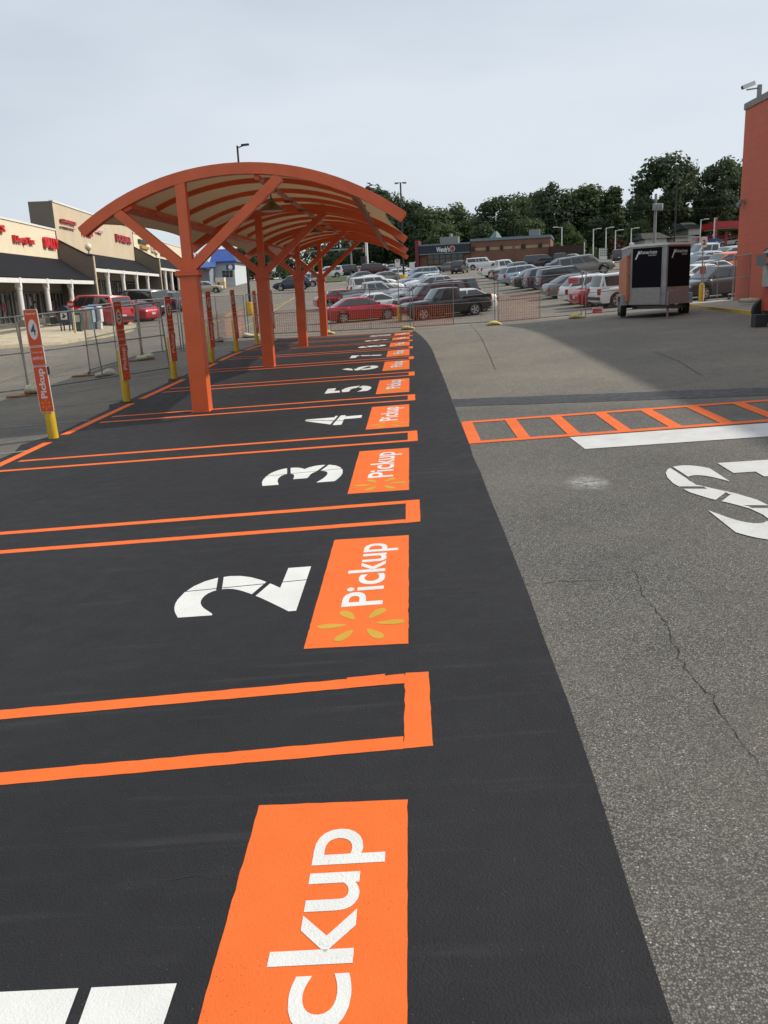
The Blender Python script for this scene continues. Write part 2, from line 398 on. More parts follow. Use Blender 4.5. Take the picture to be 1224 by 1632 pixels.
# tar seam across the lane, cracks
mb = MB(); a, b, c, d = (.62,13.05), (9.8,10.2), (9.8,10.95), (.62,13.86)
prev = None
for i in range(25):
    t = i/24; p = (a[0]+(b[0]-a[0])*t, a[1]+(b[1]-a[1])*t+R.uniform(-.03,.03)); q = (d[0]+(c[0]-d[0])*t, d[1]+(c[1]-d[1])*t+R.uniform(-.03,.03))
    if prev: drape(mb, [prev[0], p, q, prev[1]], .004, .8)
    prev = (p, q)
struct(mb, 'tar_patch_strip', M['tar'], org=(0,0,0), fix=False)
def crack(pts, w, lift, seed):
    rr = random.Random(seed); P2 = [np.array(p) for p in px(*pts)]; mb = MB(); L2 = []
    for a, b in zip(P2, P2[1:]):
        n = max(2, int(np.linalg.norm(b-a)/.035))
        for i in range(n): L2.append(a+(b-a)*i/n+np.array([rr.gauss(0,.007), rr.gauss(0,.007)]))
    L2.append(P2[-1]); prev = None
    for i, p in enumerate(L2):
        t = L2[min(i+1, len(L2)-1)]-L2[max(i-1, 0)]; t = t/max(1e-6, np.linalg.norm(t)); nn = np.array([-t[1], t[0]])
        ww = w*rr.uniform(.15, 1)*(1 if 2 < i < len(L2)-3 else .2); cur = (p-nn*ww, p+nn*ww)
        if prev: mb.poly([on(*prev[0], lift), on(*cur[0], lift), on(*cur[1], lift), on(*prev[1], lift)])
        prev = cur
    struct(mb, 'pavement_crack', M['crack'], org=(0,0,0))
crack([(1012,905),(1022,945),(1062,995),(1080,1040),(1110,1090),(1135,1110),(1160,1155),(1190,1195),(1224,1235)], .0036, .003, 1)
crack([(846,932),(900,926),(985,926)], .004, .003, 2)
crack([(668,944),(730,947),(770,943),(812,945)], .0025, .006, 3)
crack([(300,745),(395,790),(420,765),(440,740)], .0035, .006, 5)
crack([(230,1410),(300,1402),(350,1398),(380,1402)], .0028, .006, 6)
crack([(120,1430),(165,1435),(175,1448)], .002, .006, 7)
crack([(1040,560),(1080,575),(1120,600)], .012, .003, 8)
crack([(748,515),(770,545),(790,590)], .012, .003, 9)

# ------------------------------------------------------------------ lettering
_TX = {}
def glyphs(s, bold=.0, ext=0.):
    k = (s, bold, ext)
    if k not in _TX:
        c = bpy.data.curves.new('lettering', 'FONT'); c.body = s; c.offset = bold; c.extrude = ext; c.resolution_u = 5
        o = bpy.data.objects.new('lettering', c); COL.objects.link(o)
        dg = bpy.context.evaluated_depsgraph_get(); dg.update()
        me = bpy.data.meshes.new_from_object(o.evaluated_get(dg))
        v = np.array([x.co[:] for x in me.vertices]); f = [tuple(p.vertices) for p in me.polygons]
        bpy.data.objects.remove(o); bpy.data.curves.remove(c); bpy.data.meshes.remove(me)
        lo, hi = v.min(0), v.max(0); _TX[k] = (v, f, lo, hi)
    return _TX[k]
def cut_gaps(v, f, gaps):
    """stencil bridges: remove thin strips (point, normal, width) from a flat glyph mesh"""
    bm = bmesh.new(); vs = [bm.verts.new(p) for p in v]
    for q in f:
        try: bm.faces.new([vs[i] for i in q])
        except ValueError: pass
    for (p, n, w, *lim) in gaps:
        n = Vector(n).normalized(); p = Vector(p)
        for s in (-1, 1):
            bmesh.ops.bisect_plane(bm, geom=bm.verts[:]+bm.edges[:]+bm.faces[:], plane_co=p+n*w/2*s, plane_no=n)
        dead = [x for x in bm.faces if abs((x.calc_center_median()-p).dot(n)) < w/2*.98 and (not lim or lim[0] < x.calc_center_median()[lim[2]] < lim[1])]
        bmesh.ops.delete(bm, geom=dead, context='FACES')
    bm.verts.index_update(); V = np.array([x.co[:] for x in bm.verts]); Fc = [tuple(x.index for x in q.verts) for q in bm.faces]
    bm.free(); return V, Fc
def text_to(mb, s, fn, bold=.02, m=0, gaps=None, box=None):
    """box = (u0, v0, u1, v1): the glyph bounds are stretched into it, then fn(u, v) gives the place"""
    v, f, lo, hi = glyphs(s, bold)
    if gaps: v, f = cut_gaps(v, f, gaps)
    u0, v0, u1, v1 = box
    U = u0+(v[:,0]-lo[0])/(hi[0]-lo[0])*(u1-u0); V = v0+(v[:,1]-lo[1])/(hi[1]-lo[1])*(v1-v0)
    return mb.mesh([fn(a, b) for a, b in zip(U, V)], f, m)
def text_line(mb, s, fn, box, bold=.02, m=0):
    """as text_to, but descenders hang below v0: v0 is the baseline, v1 the cap height"""
    v, f, lo, hi = glyphs(s, bold); cap = glyphs('P', bold)[3][1]
    u0, v0, u1, v1 = box
    U = u0+(v[:,0]-lo[0])/(hi[0]-lo[0])*(u1-u0); V = v0+v[:,1]/cap*(v1-v0)
    return mb.mesh([fn(a, b) for a, b in zip(U, V)], f, m)
def petals(mb, fn, cu, cv, ru, rv, m=0, start=0):
    for k in range(6):
        a = math.pi/3*k+start; ca, sa = math.cos(a), math.sin(a); pts = []
        for i in range(14):
            th = 2*math.pi*i/14; r = .66+.33*math.cos(th); w = (.125+.05*math.cos(th))*math.sin(th)
            pts.append((r*ca-w*sa, r*sa+w*ca))
        mb.poly([fn(cu+p[0]*ru, cv+p[1]*rv) for p in pts], m)

# ------------------------------------------------------------------ painted bay markings
YR = [3.735, 7.275, 10.88, 14.45, 18.0, 21.55, 24.8, 28.2, 32.1, 35.9]      # bay dividers at the lane side
YL = [3.45, 7.26, 11.05, 14.85, 18.75, 22.5, 25.7, 29.2, 33.0, 36.2]        # and at the back line
ORD = ['one','two','three','four','five','six','seven','eight','nine','ten']
NUM = ['1','2','3','4','5','6','7','8','9','10']
LF = lambda k: .0056 if k < 4 else .008           # lift of the paint: thin where the ground is flat
ST = lambda k: .05 if k < 2 else .12 if k < 4 else .55
for k in range(10):
    mb = MB(); yr, yl = YR[k], YL[k]; w = .105; h = .365
    xr = .022+R.uniform(-.01,.01); xi = xr-.125; xl = -5.42
    yi = lambda x, y0, y1: y1+(y0-y1)*(x-xl)/(xr-xl)
    for s in (-1, 1):
        o = h*s; i_ = (h-w)*s
        lo, hi = min(o, i_), max(o, i_); t0, t1 = yi(xi, yr, yl), yl
        jit = R.uniform(-.01, .01)
        drape(mb, [(xl,t1+lo+jit),(xi,t0+lo),(xi,t0+hi),(xl,t1+hi+jit)], LF(k), ST(k), rag=.0014 if k < 4 else 0)
    drape(mb, [(xi,yr-h-.006),(xr,yr-h+.004),(xr,yr+h),(xi,yr+h+.004)], LF(k), ST(k), rag=.0014 if k < 4 else 0)
    if k == 0: drape(mb, [(-.40,yr+.235),(-.20,yr+.25),(-.20,yr+.372),(-.40,yr+.356)], .0066, .05, rag=.0014)   # touched-up bit of line
    nx = f'between bay {NUM[k]} and bay {NUM[k+1]}' if k < 9 else 'at the far end beyond bay 10'
    solo(mb, 'divider_marking', M['p_orange'], f'orange painted divider loop {nx}', 'road marking', 'painted bay dividers', org=on(-2.7, (yr+yl)/2), fix=False)
# back line, interrupted at each sign post
mb = MB()
cuts = [-2, 13.1, 17.2, 21.25, 24.85, 28.85, 33.4, 36.4]
for a, b in zip(cuts, cuts[1:]):
    drape(mb, [(-5.69,a+.34),(-5.54,a+.34),(-5.53,b-.32),(-5.68,b-.32)], .008, .6)
solo(mb, 'back_line_marking', M['p_orange'], 'orange border line along the back of all bays, broken at each sign', 'road marking', org=(-5.6,12,0), fix=False)

DIG_GAPS = {'1': [(.45,.0),], }
for k in range(10):
    y0 = .915+3.565*k if k < 5 else [None]*5 + [18.98, 22.35, 25.7, 29.5, 33.3][k-5:k-4]
    if k >= 5: y0 = [18.95, 22.3, 25.65, 29.35, 33.25][k-5]
    ln = 2.08 if k < 6 else [1.9, 1.9, 2.0, 2.0][k-6]
    sc = ln/2.08; xa, xb = -.676, -.079
    slope = .012
    mb = MB(); drape(mb, [(xa,y0+.015),(xb,y0-.01),(xb,y0+ln-.01),(xa,y0+ln+.01)], LF(k), ST(k), rag=.0012 if k < 4 else 0)
    pan = solo(mb, 'pickup_marking', M['p_orange'], f'orange painted pickup panel on the ground beside the white number {NUM[k]}', 'road marking', 'painted pickup panels', org=on((xa+xb)/2, y0+ln/2), fix=False)
    fn = lambda u, v, y0=y0, sc=sc: on(-.25-v, y0+u*sc, LF(k)+(.0015 if k < 4 else .004))        # reads along the bays, tops to the left
    warp = lambda u: .615+(u-.615)*(.67/.62) if u < 1.235 else 1.285+(u-1.235)*(.62/.67)      # the stencil spaces its letters wide at the start
    mb = MB(); text_line(mb, 'Pickup', lambda u, v, fn=fn, warp=warp: fn(warp(u), v), (.615, 0, 1.905, .258), .014)
    mb.build('lettering', M['p_white'], pan, fix=False)
    mb = MB(); petals(mb, fn, .315, .115, .27, .268, start=math.pi/2)
    mb.build('spark_emblem', M['p_gold'], pan, fix=False)
    # the bay number, stencilled with bridges
    v, f, lo, hi = glyphs(NUM[k], .026); cx, cy = (lo[0]+hi[0])/2, (lo[1]+hi[1])/2; W2 = hi[0]-lo[0]; H2 = hi[1]-lo[1]
    gaps = [((cx, lo[1]+H2*.36, 0), (.42,1,0), .034), ((cx, lo[1]+H2*.69, 0), (-.25,1,0), .034), ((cx+W2*.13, cy, 0), (1,.05,0), .008)]
    if NUM[k] == '1': gaps = [((cx, lo[1]+H2*.31, 0), (-.18,1,0), .034)]
    elif NUM[k] == '4': gaps = [((cx, lo[1]+H2*.45, 0), (.1,1,0), .034), ((cx+W2*.02, cy, 0), (1,-.35,0), .02)]
    wd = {'1': .42, '10': 1.15}.get(NUM[k], .86)*sc
    yc = y0+ln*.5-(.05 if k == 0 else 0)
    mb = MB(); fn = lambda u, v, yc=yc, k=k: on((-.775 if k == 0 else -.795)-v, yc+u, LF(k))
    text_to(mb, NUM[k], fn, .026, gaps=gaps, box=(-wd/2, 0, wd/2, .86))
    solo(mb, 'bay_number', M['p_white'], f'white stencilled number {NUM[k]} painted in bay {ORD[k]}', 'road marking', 'painted bay numbers', org=on(-1.2, yc), fix=False)

# crossing ladder, stop bar, STOP
mb = MB(); x0, x1, ya, yb = .635, 7.4, 10.06, 11.64
sl = -.055
yy = lambda x, y: y+sl*(x-x0)*(.5 if y < 11 else .9)
for (p, q) in ((ya, ya+.14), (yb-.14, yb)):
    drape(mb, [(x0,yy(x0,p)),(x1,yy(x1,p)),(x1,yy(x1,q)),(x0,yy(x0,q))], .006, .8)
xs = [x0]+[1.22+.59*i for i in range(11)]
for i, x in enumerate(xs):
    w = .15
    drape(mb, [(x,yy(x,ya+.14)),(x+w,yy(x+w,ya+.14)),(x+w-.01,yy(x+w,yb-.14)),(x-.01,yy(x,yb-.14))], .006, .8)
solo(mb, 'crossing_marking', M['p_orange_old'], 'orange ladder shaped crossing painted across the worn lane', 'road marking', org=on(3, 10.9), fix=False)
mb = MB(); drape(mb, [(1.84,9.26),(7.2,9.0),(7.2,9.75),(1.80,9.98)], .006, .8)
solo(mb, 'stop_bar_marking', M['p_white_old'], 'broad white stop bar beside the orange ladder crossing', 'road marking', org=on(4, 9.5), fix=False)
mb = MB()
for i, ch in enumerate('STOP'):
    v, f, lo, hi = glyphs(ch, .02); cx, cy = (lo[0]+hi[0])/2, (lo[1]+hi[1])/2; W2 = hi[0]-lo[0]; H2 = hi[1]-lo[1]
    gaps = {'S': [((cx-W2*.10,cy,0),(1,.10,0),.03,cy+H2*.18,hi[1]+1,1), ((cx+W2*.10,cy,0),(1,.10,0),.03,lo[1]-1,cy-H2*.18,1), ((cx,cy+H2*.13,0),(.1,1,0),.026,lo[0]-1,cx-W2*.12,0), ((cx,cy-H2*.13,0),(.1,1,0),.026,cx+W2*.12,hi[0]+1,0), ((cx,cy,0),(-.5,1,0),.026,cx-W2*.16,cx+W2*.16,0)],
            'T': [((cx,hi[1]-H2*.28,0),(0,1,0),.03)]}.get(ch, [((cx,cy,0),(0,1,0),.035)])
    xl = 2.28+.60*i; fn = lambda u, v: on(u, v-.05*(u-2.3), .006)
    text_to(mb, ch, fn, .02, gaps=gaps, box=(xl, 5.78, xl+.50, 8.18))
solo(mb, 'stop_lettering', M['p_white_old'], 'white stencilled word STOP painted on the worn lane', 'road marking', org=on(3.3, 7), fix=False)
# chalky smear of spilt paint
def mat_smear():
    m, t, b, o = new_mat('chalky_paint_smear'); co = objco(t); setc(b, (.50,.49,.46), .8)
    sx = _n(t, 'ShaderNodeSeparateXYZ'); t.links.new(co, sx.inputs[0])
    r2 = mth(t, 'ADD', mth(t, 'POWER', mth(t, 'DIVIDE', sx.outputs[0], .22), 2), mth(t, 'POWER', mth(t, 'DIVIDE', sx.outputs[1], .34), 2))
    f = mth(t, 'MULTIPLY', rng(t, r2, .05, 1.0, 1, 0), rng(t, noise(t, 9, 5, .75, co), .35, .65))
    tr = _n(t, 'ShaderNodeBsdfTransparent'); mx = _n(t, 'ShaderNodeMixShader'); t.links.new(mth(t, 'MULTIPLY', f, .8), mx.inputs[0])
    t.links.new(tr.outputs[0], mx.inputs[1]); t.links.new(b.outputs[0], mx.inputs[2]); t.links.new(mx.outputs[0], o.inputs['Surface']); return m
M['smear'] = mat_smear()
for (x, y, s) in ((1.57,7.79,1.0),):
    mb = MB(); drape(mb, [(x-.3*s,y-.42*s),(x+.3*s,y-.42*s),(x+.3*s,y+.42*s),(x-.3*s,y+.42*s)], .005, 1)
    o = struct(mb, 'paint_smear', M['smear'], org=on(x, y), fix=False)
    o.scale = (1,1,1)
# faded lines of the old lot, left of the bays and beyond the fence
def line(name, p, q, w, mat, label=None, lift=.006):
    a, b = [np.array(v) for v in px(p, q)]; t = (b-a)/np.linalg.norm(b-a); nn = np.array([-t[1], t[0]])*w/2
    mb = MB(); drape(mb, [tuple(a-nn), tuple(b-nn), tuple(b+nn), tuple(a+nn)], lift, .8); struct(mb, name, mat, org=(0,0,0), fix=False)
for p, q in (((-60,688),(145,670)), ((20,655),(205,637)), ((60,633),(240,607)), ((150,617),(262,600)), ((-40,729),(50,718))): line('faded_bay_line', p, q, .09, M['p_faint'])
for p, q in (((725,506),(735,504)), ((830,498),(880,494)), ((735,506),(580,509)), ((1000,497),(960,499)), ((560,500),(520,503)), ((730,470),(790,462)), ((860,470),(910,465))): line('faded_yellow_line', p, q, .12, M['p_yellow'], lift=.02)
for p, q in (((300,528),(393,486)), ((310,540),(470,474)), ((436,489),(520,458))): line('lane_line', p, q, .14, M['p_yellow'], lift=.02)

# pale pavement island in front of the shops, grass strips, far kerbs
def patch(name, pts, mat, lift, step=2., kind='structure', **k):
    mb = MB(); drape(mb, px(*pts), lift, step); o = mb.build(name, mat, None, False, org=(0,0,0), fix=False); return tag(o, kind=kind)
def slab(name, loop, mat, h, parent=None):
    """a raised pavement: a polygon of pixels on the ground with a kerb face"""
    P2 = px(*loop); n = len(P2); cx = sum(p[0] for p in P2)/n; cy = sum(p[1] for p in P2)/n
    mb = MB(); ring = []
    for i in range(n):
        a, b = np.array(P2[i]), np.array(P2[(i+1)%n]); k = max(1, int(np.linalg.norm(b-a)/3))
        for j in range(k): ring.append(a+(b-a)*j/k)
    R2 = 6; rr = [[on(cx+(p[0]-cx)*s/R2, cy+(p[1]-cy)*s/R2, h) for p in ring] for s in range(1, R2+1)]
    m = len(ring)
    for i in range(m):
        j = (i+1) % m
        mb.poly([on(cx, cy, h), rr[0][i], rr[0][j]])
        for s in range(R2-1): mb.poly([rr[s][i], rr[s+1][i], rr[s+1][j], rr[s][j]])
        a, b = rr[-1][i], rr[-1][j]; mb.poly([a, a-Vector((0,0,h+.1)), b-Vector((0,0,h+.1)), b])
    return struct(mb, name, mat, org=(0,0,0))
slab('shop_pavement', [(-120,562),(0,556),(100,549),(170,538),(213,527),(217,520),(205,515),(120,520),(60,527),(0,538),(-120,548)], M['concrete'], .13)
slab('grass_strip', [(300,463),(372,453),(398,449.5),(392,448.5),(350,452.5),(300,459)], M['grass'], .12)
slab('grass_strip', [(492,452),(545,449),(566,443),(562,441),(520,444),(490,448)], M['grass'], .12)
slab('grass_strip', [(560,440),(640,435),(668,432),(640,431.5),(600,434.5)], M['grass'], .12)
slab('planted_verge', [(640,440),(690,436),(700,432),(672,430),(645,433)], M['grass'], .12)
slab('grass_verge', [(896,419),(1010,413),(1080,409),(1080,404),(1000,408.5),(896,416)], M['grass'], .1)
slab('grass_bank', [(1085,408),(1180,402),(1230,398),(1230,393),(1180,394),(1085,399)], M['grass'], .1)

# ------------------------------------------------------------------ shade canopy over the bays
def mat_fabric():
    m, t, b, o = new_mat('beige_shade_fabric'); co = objco(t); setc(b, (.45,.35,.23), .85)
    c = mixcol(t, rng(t, noise(t, 1.3, 5, .6, co), .3, .7), (.47,.365,.24), (.40,.31,.20)); t.links.new(c, b.inputs['Base Color'])
    tl = _n(t, 'ShaderNodeBsdfTranslucent'); tl.inputs[0].default_value = (.32,.22,.12,1)
    mx = _n(t, 'ShaderNodeMixShader'); mx.inputs[0].default_value = .30
    t.links.new(b.outputs[0], mx.inputs[1]); t.links.new(tl.outputs[0], mx.inputs[2]); t.links.new(mx.outputs[0], o.inputs['Surface'])
    w = _n(t, 'ShaderNodeTexWave'); w.inputs['Scale'].default_value = 1.1; w.inputs['Distortion'].default_value = 2.5; t.links.new(co, w.inputs['Vector'])
    bump(t, b, w.outputs[1], .12, .02); return m
M['fabric'] = mat_fabric()
canopy = thing('shade_canopy', 'long arched orange steel canopy with beige fabric over the bays', 'canopy', on(-3.72, 14.85))
FY = [14.95, 22.4, 29.75, 37.1]; PXX = -3.72
ACX, AR, AZ = -2.76, 4.65, 4.04
def arc(x, off=0.): return AZ-AR+math.sqrt((AR+off)**2-(x-ACX)**2)
def arch_beam(y, x0, x1, w, h, n=28, off=0.):
    mb = MB(); a0, a1 = math.asin((x0-ACX)/AR), math.asin((x1-ACX)/AR); vs = []
    for i in range(n+1):
        a = a0+(a1-a0)*i/n
        for r, yy_ in ((AR+off,-w/2),(AR+off,w/2),(AR+off-h,w/2),(AR+off-h,-w/2)):
            vs.append((ACX+r*math.sin(a), y+yy_, AZ-AR+r*math.cos(a)))
    fs = [(i*4+j, i*4+(j+1)%4, i*4+4+(j+1)%4, i*4+4+j) for i in range(n) for j in range(4)]+[(3,2,1,0), tuple(n*4+j for j in range(4))]
    return mb.mesh(vs, fs)
XL, XR = -5.5, -.02
for i, y in enumerate(FY):
    zg = gz(PXX, y); ct = 2.36
    mb = MB(); mb.box((PXX-.145,y-.15,zg-.02), (PXX+.145,y+.15,ct-.04))
    post = mb.build('post', M['steel_or'], canopy)
    mb = MB(); mb.box((PXX-.165,y-.17,zg), (PXX+.165,y+.17,zg+.012)); mb.build('base_plate', M['steel_or'], post)
    mb = MB(); mb.box((PXX-.20,y-.20,ct-.055), (PXX+.20,y+.20,ct-.005)); mb.box((PXX-.185,y-.185,ct-.003), (PXX+.185,y+.185,ct+.03))
    for sx in (-1,1):
        for sy in (-1,1): mb.lathe((PXX+sx*.155, y+sy*.155, ct-.09), [(.016,0),(.016,.034)], 6)
    mb.build('collar', M['steel_or'], post)
    mb = MB(); mb.box((PXX-.082,y-.082,ct+.03), (PXX+.082,y+.082,arc(PXX)-.15)); mb.build('strut', M['steel_or'], canopy)
    for x2 in (-4.82, -2.07):
        mb = MB(); d = -1 if x2 < PXX else 1
        mb.bar((PXX+d*.055, y, ct+.07), (x2, y, arc(x2)-.19), .155, .155, up=(0,1,0)); mb.build('brace', M['steel_or'], canopy)
    b_ = arch_beam(y, XL, XR, .175, .175).build('arch', M['steel_or'], canopy)
    for xe in (XL, XR):
        a = math.asin((xe-ACX)/AR); r = AR-.0875; s = 1 if xe > ACX else -1
        c = Vector((ACX+r*math.sin(a), y, AZ-AR+r*math.cos(a))); tdir = Vector((math.cos(a), 0, -math.sin(a)))*s; ndir = Vector((math.sin(a),0,math.cos(a)))
        mb = MB(); mb.frame_box(c-ndir*.065-Vector((0,.065,0))+tdir*.002, tdir*.012, Vector((0,.13,0)), ndir*.13); mb.build('end_cap', M['cap_or'], b_)
for i in range(3):
    y0, y1 = FY[i], FY[i+1]
    for k in range(1, 4):
        arch_beam(y0+(y1-y0)*k/4, -4.70, -.84, .075, .085, 22, -.02).build('rib', M['steel_or'], canopy)
    # fabric, scalloped along both free edges
    mb = MB(); nu, nv = 30, 36; vs = []
    for j in range(nv+1):
        t = j/nv; y = y0+.06+(y1-y0-.12)*t; sc_ = 4*t*(1-t)
        xa = -5.40+.24*sc_; xb = -.16-.28*sc_
        for k in range(nu+1):
            x = xa+(xb-xa)*k/nu; sag = .045*math.sin(math.pi*((t*4) % 1))*max(0, 1-abs(k/nu-.5)*2.3)
            e = max(0, abs(k/nu-.5)*2-.8)/.2
            vs.append((x, y, arc(x, -.012)+.012-sag*.7-.05*e*sc_))
    mb.mesh(vs, [(j*(nu+1)+k, j*(nu+1)+k+1, (j+1)*(nu+1)+k+1, (j+1)*(nu+1)+k) for j in range(nv) for k in range(nu)])
    fab = mb.build('fabric_panel', M['fabric'], canopy, smooth=True, fix=False)
    for k_ in (0, nu):
        mb = MB(); mb.tube([vs[j*(nu+1)+k_] for j in range(nv+1)], .008, 5); mb.build('edge_cable', M['galv'], fab)
for x, w, h, mt in ((-4.66, .16, .10, M['steel_or']), (-.86, .13, .05, M['steel_dull'])):
    z = arc(x)-.20; a = math.asin((x-ACX)/AR)
    mb = MB(); mb.bar((x, FY[0]-.02, z), (x, FY[3]+.02, z), w, h, up=(math.sin(a),0,math.cos(a))); mb.build('purlin', mt, canopy)
x = -2.46; z = arc(x)-.215
mb = MB(); mb.tube([(x,FY[0],z), (x,FY[3],z)], .05, 8); pu = mb.build('purlin', M['steel_or'], canopy, smooth='auto')
mb = MB(); mb.tube([(x+.08,FY[0]+.1,z-.05), (x+.08,FY[3]-.1,z-.05)], .018, 6); mb.build('conduit', M['galv'], pu)
for i in range(3):
    mb = MB()
    for k in (.2,.5,.8): mb.box((x-.07, FY[i]+7.3*k, z-.085), (x+.11, FY[i]+7.3*k+.10, z-.03))
    mb.build('junction_box', M['steel_dull'], pu)
# small floodlights seen on top of the arch
for (qx, qy, lab) in ((371,258,'small dark floodlight on the roof left of the canopy crown'), (510,269,'small dark floodlight on the roof right of the canopy crown')):
    p = at_depth(qx, qy, FY[1]-.4); zt = arc(p[0])+.0
    t = thing('floodlight', lab, 'light', (p[0], p[1], zt))
    mb = MB(); mb.box((p[0]-.03,p[1]-.03,zt-.02), (p[0]+.03,p[1]+.03,zt+.07)); mb.build('bracket', M['blackp'], t)
    mb = MB(); mb.frame_box((p[0]-.17,p[1]-.09,zt+.07), (.34,0,-.03), (0,.18,0), (.01,0,.07)); mb.build('lamp_head', M['blackp'], t)
# dish pendants under the middle purlin
M['brass'] = P('dull_brass_shade', (.20,.17,.10), .35, .6, .1)
M['bulb'] = P('frosted_lamp_glass', (.75,.74,.66), .3, 0, 0)
for (qx, lab) in ((432,'nearest brass dish lamp hanging under the canopy'), (499,'second brass dish lamp hanging deeper under the canopy')):
    lo, hi = 15., 36.
    for _ in range(40):
        mid = (lo+hi)/2; c = ROT.T @ (np.array([x, mid, 3.6])-EYE); q = c[0]/c[2]*F_PX+CX
        if q < qx: lo = mid
        else: hi = mid
    y = lo; t = thing('pendant_lamp', lab, 'lamp', (x, y, z-.05), group='dish lamps under the canopy')
    mb = MB(); mb.tube([(x,y,z-.03),(x,y,z-.24)], .012, 6); mb.build('stem', M['blackp'], t)
    mb = MB(); mb.lathe((x,y,z-.42), [(.235,0),(.245,.015),(.19,.06),(.11,.11),(.055,.15),(.05,.2),(.03,.215)], 20); mb.build('lamp_shade', M['brass'], t, smooth='auto')
    mb = MB(); mb.lathe((x,y,z-.435), [(.10,0),(.19,.01),(.225,.02)], 20); mb.build('lens', M['bulb'], t, smooth='auto')

# ------------------------------------------------------------------ bay signs on bollards
def rrect(w, h, r, n=4):
    pts = []
    for cx, cy, a0 in ((w/2-r, h/2-r, 0), (-w/2+r, h/2-r, 90), (-w/2+r, -h/2+r, 180), (w/2-r, -h/2+r, 270)):
        for i in range(n+1):
            a = math.radians(a0+90*i/n); pts.append((cx+r*math.cos(a), cy+r*math.sin(a)))
    return pts
def bay_sign(num, X, Y, rz, lean, label):
    zb = gz(X, Y); t = thing('bay_sign', label, 'sign', (X, Y, zb), (lean[0], lean[1], math.radians(rz)), 'numbered bay signs on bollards')
    org = Vector((0,0,0)); ORG[t] = org
    mb = MB(); mb.lathe((0,.06,-.02), [(.078,0),(.078,1.03),(.070,1.06),(.04,1.085),(0.005,1.09)], 18); mb.build('bollard', M['yellow'], t, smooth='auto')
    mb = MB(); mb.lathe((0,.06,-.005), [(.15,0),(.14,.012)], 18); mb.build('footing', M['seal'], t)
    W = .205
    for (z0, z1) in ((1.44,1.985), (1.145,1.43), (.43,1.135)):
        h = z1-z0; zc = (z0+z1)/2
        mb = MB(); mb.prism([(a, -.022, zc+b) for a, b in rrect(W, h, .022)], (0,.02,0)); pl = mb.build('sign_panel', M['sign_wh'], t)
        mb = MB(); mb.prism([(a, -.0245, zc+b) for a, b in rrect(W-.016, h-.016, .016)], (0,.0022,0)); mb.build('sign_face', M['sign_or'], pl)
        mb = MB(); mo = MB(); ms = MB(); fn = lambda u, v: (u, -.0262, v)
        if z0 > 1.4:
            text_line(mb, 'Reserved', fn, (-.072, 1.905, .072, 1.94), .01)
            mo2 = MB(); mo2.prism([(.066*math.cos(a), -.0262, 1.685+.15*math.sin(a)) for a in [2*math.pi*i/28 for i in range(28)]], (0,.0015,0)); mo2.build('number_disc', M['sign_wh'], pl)
            wd = .075 if len(num) < 2 else .10
            text_to(mo, num, lambda u, v: (u, -.0280, v), .01, box=(-wd/2, 1.60, wd/2, 1.77)); mo.build('bay_numeral', M['ink'], pl, fix=False)
        elif z0 > 1.1:
            text_line(mb, 'To check in, call', fn, (-.08, 1.335, .08, 1.362), .005); text_line(mb, '434-979-2156', fn, (-.08, 1.235, .08, 1.28), .02)
        else:
            text_line(mb, 'Pickup', lambda u, v: (-v+.038, -.0262, u), (.645, 0, 1.10, .088), .03)
            petals(ms, fn, 0, .545, .075, .085, start=math.pi/6); ms.build('spark_emblem', M['spark'], pl, fix=False)
        mb.build('lettering', M['sign_wh'], pl, fix=False)
    mb = MB(); mb.prism([(-.095,.0,.46),(.095,.0,.46),(.095,.0,1.95),(-.095,.0,1.95)], (0,.012,0)); mb.build('back_plate', M['galv'], t)
    mb = MB(); mb.box((.10,-.015,1.0), (.125,.03,1.12)); mb.build('clamp', M['blackp'], t)
    return t
for num, base, rz, lean in (('4',(84,700),6,(0,-.03)), ('5',(206,640),60,(.02,-.035)), ('6',(281,604),60,(0,-.02)), ('7',(341,578),60,(0,-.01)), ('8',(380,561),60,(0,-.045)), ('9',(412,549),60,(0,-.03)), ('10',(437,541),60,(0,-.03))):
    p = gp(*base); bay_sign(num, p[0], p[1], rz, lean, f'tall orange pickup sign on a yellow bollard marked with bay number {num}')

